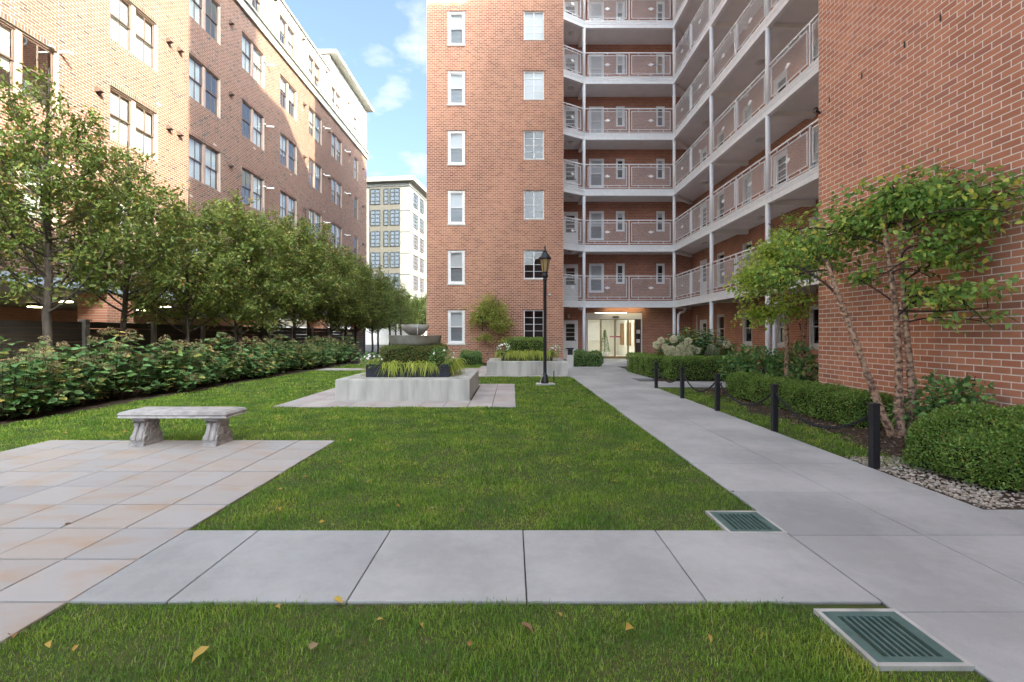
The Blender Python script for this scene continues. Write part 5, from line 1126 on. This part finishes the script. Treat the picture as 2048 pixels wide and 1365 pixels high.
# multi-stem birch by the right wall
def stems_tree(name, loc, label, stems, crowns, m_leaf, m_b, lsize, nleaf, seed, T=T5, cat='tree', parts=0, twn=60):
    g = np.random.default_rng(seed); t = thing(name, loc, label, cat); o = np.array(loc)
    for (pts, r0, r1) in stems:
        P = np.array(pts, float)-o; n = len(P); tt = np.linspace(0, n-1, n*5); Q = np.stack([np.interp(tt, np.arange(n), P[:, q]) for q in range(3)], 1); Q[1:-1] = (Q[:-2]+Q[1:-1]*2+Q[2:])/4; Q[1:-1] = (Q[:-2]+Q[1:-1]*2+Q[2:])/4
        rad = np.linspace(r0, r1, len(Q))*(1+g.normal(0, .05, len(Q))); V, Fc = tube(Q, rad, 10); tk = obj('trunk', np_mesh('trunk', V, Fc, m_b, True), t, local=True)
        if r0 > .05:
            nc = 170; i_ = (g.uniform(0, 1, nc)**1.4*(len(Q)-2)).astype(int); an = g.uniform(0, 6.283, nc); dd = np.stack([np.cos(an), np.sin(an), g.normal(0, .2, nc)], 1); V, Fc = leaves(Q[i_]+dd*rad[i_][:, None]*.93, np.cross(dd, [0, 0, 1.])+dd*.5+g.normal(0, .2, (nc, 3)), dd+g.normal(0, .3, (nc, 3)), g.uniform(.018, .05, nc)); tag(obj('bark_curls', np_mesh('bark_curls', V, Fc, m_curl), tk, local=True), kind='stuff')
    B = []; Ps = []; Ds = []; tot = sum(c_[2] for c_ in crowns); dense = []
    for (pts, r0, r1) in stems:
        P = np.array(pts, float)-o; tt = np.linspace((len(P)-1)*.45, len(P)-1, 24); dense.append(np.stack([np.interp(tt, np.arange(len(P)), P[:, q]) for q in range(3)], 1))
    dense = np.concatenate(dense)
    for (c, r, wt_) in crowns:
        c = np.array(c)-o; r = np.array(r); k = int(twn*wt_/tot)+4; nl = 3 if wt_ > 1.5 else 2
        src = dense[np.argsort(np.linalg.norm(dense-c, axis=1))[:18]]; limbs = []
        for j in range(nl):
            e = c+g.normal(0, .45, 3)*r; s0 = src[g.integers(0, len(src))]; L = limb(s0, e, g.normal(0, .07, 3)+np.array([0, 0, .1]), 8); limbs.append(L); B.append(tube(L, np.linspace(.013, .005, 8), 5))
        for j in range(k):
            L0 = limbs[g.integers(0, nl)]; s0 = L0[g.integers(2, 8)]; d = nrmz(g.normal(0, 1, (1, 3)))[0]; e = c+d*r*g.uniform(.4, 1.05); e = s0+(e-s0)*min(1, .75/np.linalg.norm(e-s0))
            L = limb(s0, e, g.normal(0, .05, 3)+np.array([0, 0, .05]), 6); B.append(tube(L, np.linspace(.005, .002, 6), 3))
            m = int(nleaf*wt_/tot/k)+1; q = g.uniform(.3, 1.08, m); pp = np.stack([np.interp(np.clip(q, 0, 1), np.linspace(0, 1, 6), L[:, a_]) for a_ in range(3)], 1)+g.normal(0, 1, (m, 3))*np.array(r)*.15
            Ps.append(pp); Ds.append((e-s0)/np.linalg.norm(e-s0)*.6+g.normal(0, .7, (m, 3))+np.array([0, 0, -.45]))
    v, f = cat_mesh(B); obj('branches', np_mesh('branches', v, f, m_twig), t, local=True)
    P = np.concatenate(Ps); D = np.concatenate(Ds); n = len(P); 
    if loc[0] > 3: ok = P[:, 0]+o[0] < 5.46; ok |= (P[:, 1]+o[1] > 8.6); P = P[ok]; D = D[ok]; n = len(P)
    Nn = np.array([0, -.2, .7])+g.normal(0, .5, (n, 3)); sz = g.uniform(lsize*.65, lsize*1.3, n); rest = np.arange(n)
    if parts:
        fr = np.argsort(P[:, 1])[:parts]; rest = np.setdiff1d(rest, fr); lm = hyd_leafmesh(m_leaf)
        for q in fr:
            xx = Vector(D[q]).normalized(); zv = Vector(Nn[q]); zv = (zv-xx*zv.dot(xx)).normalized(); yv = zv.cross(xx); obj('leaf', lm, t, P[q], local=True, rot=Matrix((xx, yv, zv)).transposed().to_euler(), scale=(sz[q],)*3)
    V, Fc = leaves(P[rest], D[rest], Nn[rest], sz[rest], T); tag(obj('crown', np_mesh('crown', V, Fc, m_leaf), t, local=True), kind='stuff' if parts else None)
    return t
def at(px, py, d): return ((px-1024)/F*d, d, up(py, d))
S1 = [([at(1787, 876, 6.05), at(1765, 830, 6.05), at(1735, 750, 6.1), at(1702, 660, 6.15), at(1680, 600, 6.2), at(1664, 555, 6.25), at(1652, 520, 6.3)], .054, .018),
      ([at(1803, 878, 6.0), at(1798, 800, 6.0), at(1797, 720, 6.0), at(1792, 620, 6.0), at(1777, 520, 6.05), at(1768, 455, 6.1), at(1772, 400, 6.1)], .056, .018),
      ([at(1821, 876, 6.0), at(1826, 800, 5.95), at(1818, 715, 5.95), at(1809, 620, 5.95), at(1800, 500, 5.95), at(1806, 420, 5.9)], .054, .018)]
C1 = [(at(1770, 430, 6.2), (.75, .7, .42), 4.2), (at(1870, 395, 5.7), (.6, .6, .36), 3.4), (at(1990, 410, 5.15), (.42, .6, .42), 3.2), (at(1690, 465, 6.8), (.65, .7, .42), 3.8), (at(1625, 510, 7.4), (.6, .7, .42), 3.4), (at(1560, 560, 8.0), (.5, .6, .36), 2.2), (at(1900, 500, 5.5), (.5, .5, .3), 2.0), (at(1960, 590, 5.2), (.34, .4, .22), .8), (at(1840, 600, 5.8), (.3, .3, .26), .7), (at(1970, 650, 5.2), (.38, .3, .12), .35), (at(1740, 560, 6.3), (.4, .35, .16), .5)]
stems_tree('river_birch', (5.05, 6.02, 0), 'multi-stemmed birch with peeling bark beside the near brick wall', S1, C1, m_lbirch, m_birch, .070, 8200, 21, parts=290, twn=240)
S2 = [([at(1573, 770, 9.6), at(1574, 680, 9.6), at(1571, 610, 9.6), at(1566, 545, 9.6), at(1560, 480, 9.6)], .05, .015),
      ([at(1604, 770, 9.7), at(1603, 660, 9.7), at(1590, 620, 9.7), at(1578, 570, 9.7)], .022, .01), ([at(1608, 770, 9.7), at(1609, 660, 9.7), at(1618, 600, 9.7), at(1624, 520, 9.7)], .022, .01)]
C2 = [(at(1560, 520, 9.5), (.8, .6, .5), 4.5), (at(1505, 565, 9.2), (.55, .5, .45), 3.6), (at(1600, 470, 9.7), (.5, .5, .36), 1.8), (at(1520, 630, 9.3), (.5, .4, .28), 1.3), (at(1590, 610, 9.5), (.45, .4, .3), .8)]
stems_tree('small_birch', (5.67, 9.6, 0), 'smaller bright leaved birch behind the shrub at the end of the brick wall', S2, C2, m_lbright, m_birch, .078, 6800, 33, T=T4, twn=150)
# espalier against the tower, and shrubs
S3 = [([at(985, 722, 20.9), at(982, 690, 20.9), at(975, 650, 20.9)], .035, .015), ([at(978, 722, 20.9), at(972, 695, 20.95), at(962, 660, 20.9)], .025, .012), ([at(990, 722, 20.9), at(993, 680, 20.9), at(1000, 640, 20.9)], .025, .012)]
C3 = [(at(980, 618, 20.9), (.95, .45, .6), 6), (at(1000, 650, 20.9), (.7, .4, .45), 3.4), (at(955, 640, 20.9), (.5, .38, .4), 2.0), (at(965, 680, 20.9), (.5, .3, .25), .7), (at(1010, 685, 20.9), (.35, .3, .2), .5)]
stems_tree('small_tree', (-.98, 20.9, 0), 'small round topped tree standing against the brick tower', S3, C3, m_lviney, m_birch, .08, 9000, 44, T=T4, twn=160)
def shrub(name, loc, label, blobs, n, size, m):
    t = thing(name, loc, label, 'shrub'); tot = sum(b[1][0]*b[1][2] for b in blobs); ps = []; st = MB()
    for (c, r) in blobs:
        ps.append(blob_leaves(np.array(c)-np.array(loc), r, int(n*r[0]*r[2]/tot), size, .35, T5)); e = np.array(c)-np.array(loc)
        for q in range(4): st.tube([(random.uniform(-.08, .08), random.uniform(-.08, .08), -.02), tuple(e*.6+rng.normal(0, .04, 3)), tuple(e+rng.normal(0, .08, 3))], [.01, .007, .004], 4)
    v, f = cat_mesh(ps); v[:, 2] = np.maximum(v[:, 2], .01); obj('foliage', np_mesh('foliage', v, f, m), t, local=True); obj('stems', st.mesh('stems', m_twig), t, local=True)
shrub('viburnum', (5.2, 5.75, 0), 'dark leafy shrub at the wall behind the rounded boxwood', [((5.25, 5.75, .5), (.2, .34, .38)), ((5.22, 5.5, .45), (.2, .3, .35)), ((5.3, 5.35, .65), (.14, .2, .2)), ((5.2, 6.05, .3), (.2, .3, .26))], 1100, .068, m_lshrub)
shrub('leafy_shrub', (5.5, 10.1, 0), 'broad leafy shrub at the far corner of the near brick wall', [((5.55, 10.15, .55), (.5, .42, .5)), ((5.05, 10.5, .5), (.42, .4, .42)), ((5.95, 9.7, .75), (.34, .4, .42)), ((5.35, 10.6, .75), (.4, .4, .36)), ((5.95, 9.4, .45), (.4, .4, .4))], 2600, .085, m_lshrub)
# lobby topiary
t = thing('lobby_topiary', (5.05, 25.3, 0), 'cone shaped green topiary seen through the glass entrance doors', 'topiary')
d = rvec(2600); hh = rng.uniform(0, 1, 2600); aa = rng.uniform(0, 6.283, 2600); rr = .27*(1-hh)**.8*rng.uniform(.75, 1, 2600)
P = np.stack([rr*np.cos(aa), rr*np.sin(aa), .36+1.2*hh], 1); V, Fc = leaves(P, np.stack([np.cos(aa), np.sin(aa), .3+0*aa], 1)+d*.5, np.stack([np.cos(aa), np.sin(aa), .6+0*aa], 1)+d*.4, rng.uniform(.03, .06, 2600))
obj('foliage', np_mesh('foliage', V, Fc, m_lshrub), t, local=True); obj('pot', MB().lathe([(.001, 0), (.13, 0), (.17, .3), (.17, .34), (.001, .34)], 0, 0, 16).mesh('pot', m_white, True), t, local=True)
obj('stem', MB().tube([(0, 0, .3), (0, 0, 1.4)], .02, 6).mesh('stem', m_twig), t, local=True)

# fallen leaves, one object each
fv, ff = leaves(np.zeros((1, 3)), np.array([[1., 0, 0]]), np.array([[0., 0, 1]]), np.array([1.]), (T5[0]*np.array([1, 1, 1.6])+np.array([-.5, 0, .06]), T5[1])); fl_me = np_mesh('fallen_leaf', fv, ff, m_fall)
FLV = [(555, 1225, .09), (1054, 1268, .12), (1258, 1268, .1), (628, 1305, .1), (845, 1262, .07), (400, 1322, .12), (98, 1302, .08), (25, 1285, .12), (152, 1308, .06), (676, 1203, .11), (558, 1026, .08), (795, 1018, .07), (803, 1016, .07), (863, 1024, .06), (924, 1028, .06), (828, 998, .06), (812, 935, .08), (838, 938, .07), (700, 885, .08), (775, 905, .08), (628, 862, .1), (540, 862, .07), (1272, 905, .09), (1270, 935, .06), (1230, 968, .06), (1010, 1030, .06), (735, 970, .07), (560, 985, .07), (610, 960, .08), (480, 862, .06), (350, 858, .08), (250, 868, .08), (205, 872, .08), (130, 870, .09), (560, 840, .07), (890, 885, .07), (1100, 855, .07), (1150, 960, .06), (985, 940, .06), (680, 930, .07), (645, 1052, .09), (1020, 1010, .05), (900, 980, .06), (760, 860, .06), (135, 1050, .07), (940, 1300, .06), (760, 1250, .05), (1120, 1240, .05), (1420, 1290, .06), (1465, 990, .06)]
ORD = ordn+['sixteenth', 'seventeenth', 'eighteenth', 'nineteenth', 'twentieth', 'twenty-first', 'twenty-second', 'twenty-third', 'twenty-fourth', 'twenty-fifth', 'twenty-sixth', 'twenty-seventh', 'twenty-eighth', 'twenty-ninth', 'thirtieth', 'thirty-first', 'thirty-second', 'thirty-third', 'thirty-fourth', 'thirty-fifth']
zone_n = {}
for (px, py, s_) in sorted(FLV):
    x, y = G(px, py); onpave = (x < -2.24 and y < 5.9 and x > -5.8) or (2.345 < y < 3.2)
    zone = 'on the patio pavers' if onpave and x < -2.24 else 'at the edge of the cross path' if onpave else 'on the near lawn strip' if y < 2.4 else 'on the main lawn before the bench line' if y < 5.9 else 'on the lawn around the bench and fountain'
    k = zone_n.get(zone, 0); zone_n[zone] = k+1
    o = obj('fallen_leaf', fl_me, None, (x, y, .006 if onpave else .026), rot=(random.uniform(-.45, .45), random.uniform(-.45, .45), random.uniform(0, 6.28)), scale=(s_*.62, s_*.62*random.uniform(.6, 1.1), s_*.9))
    tag(o, 'fallen leaf %s, %s from the left there' % (zone, ORD[k]), 'leaf', 'fallen leaves')
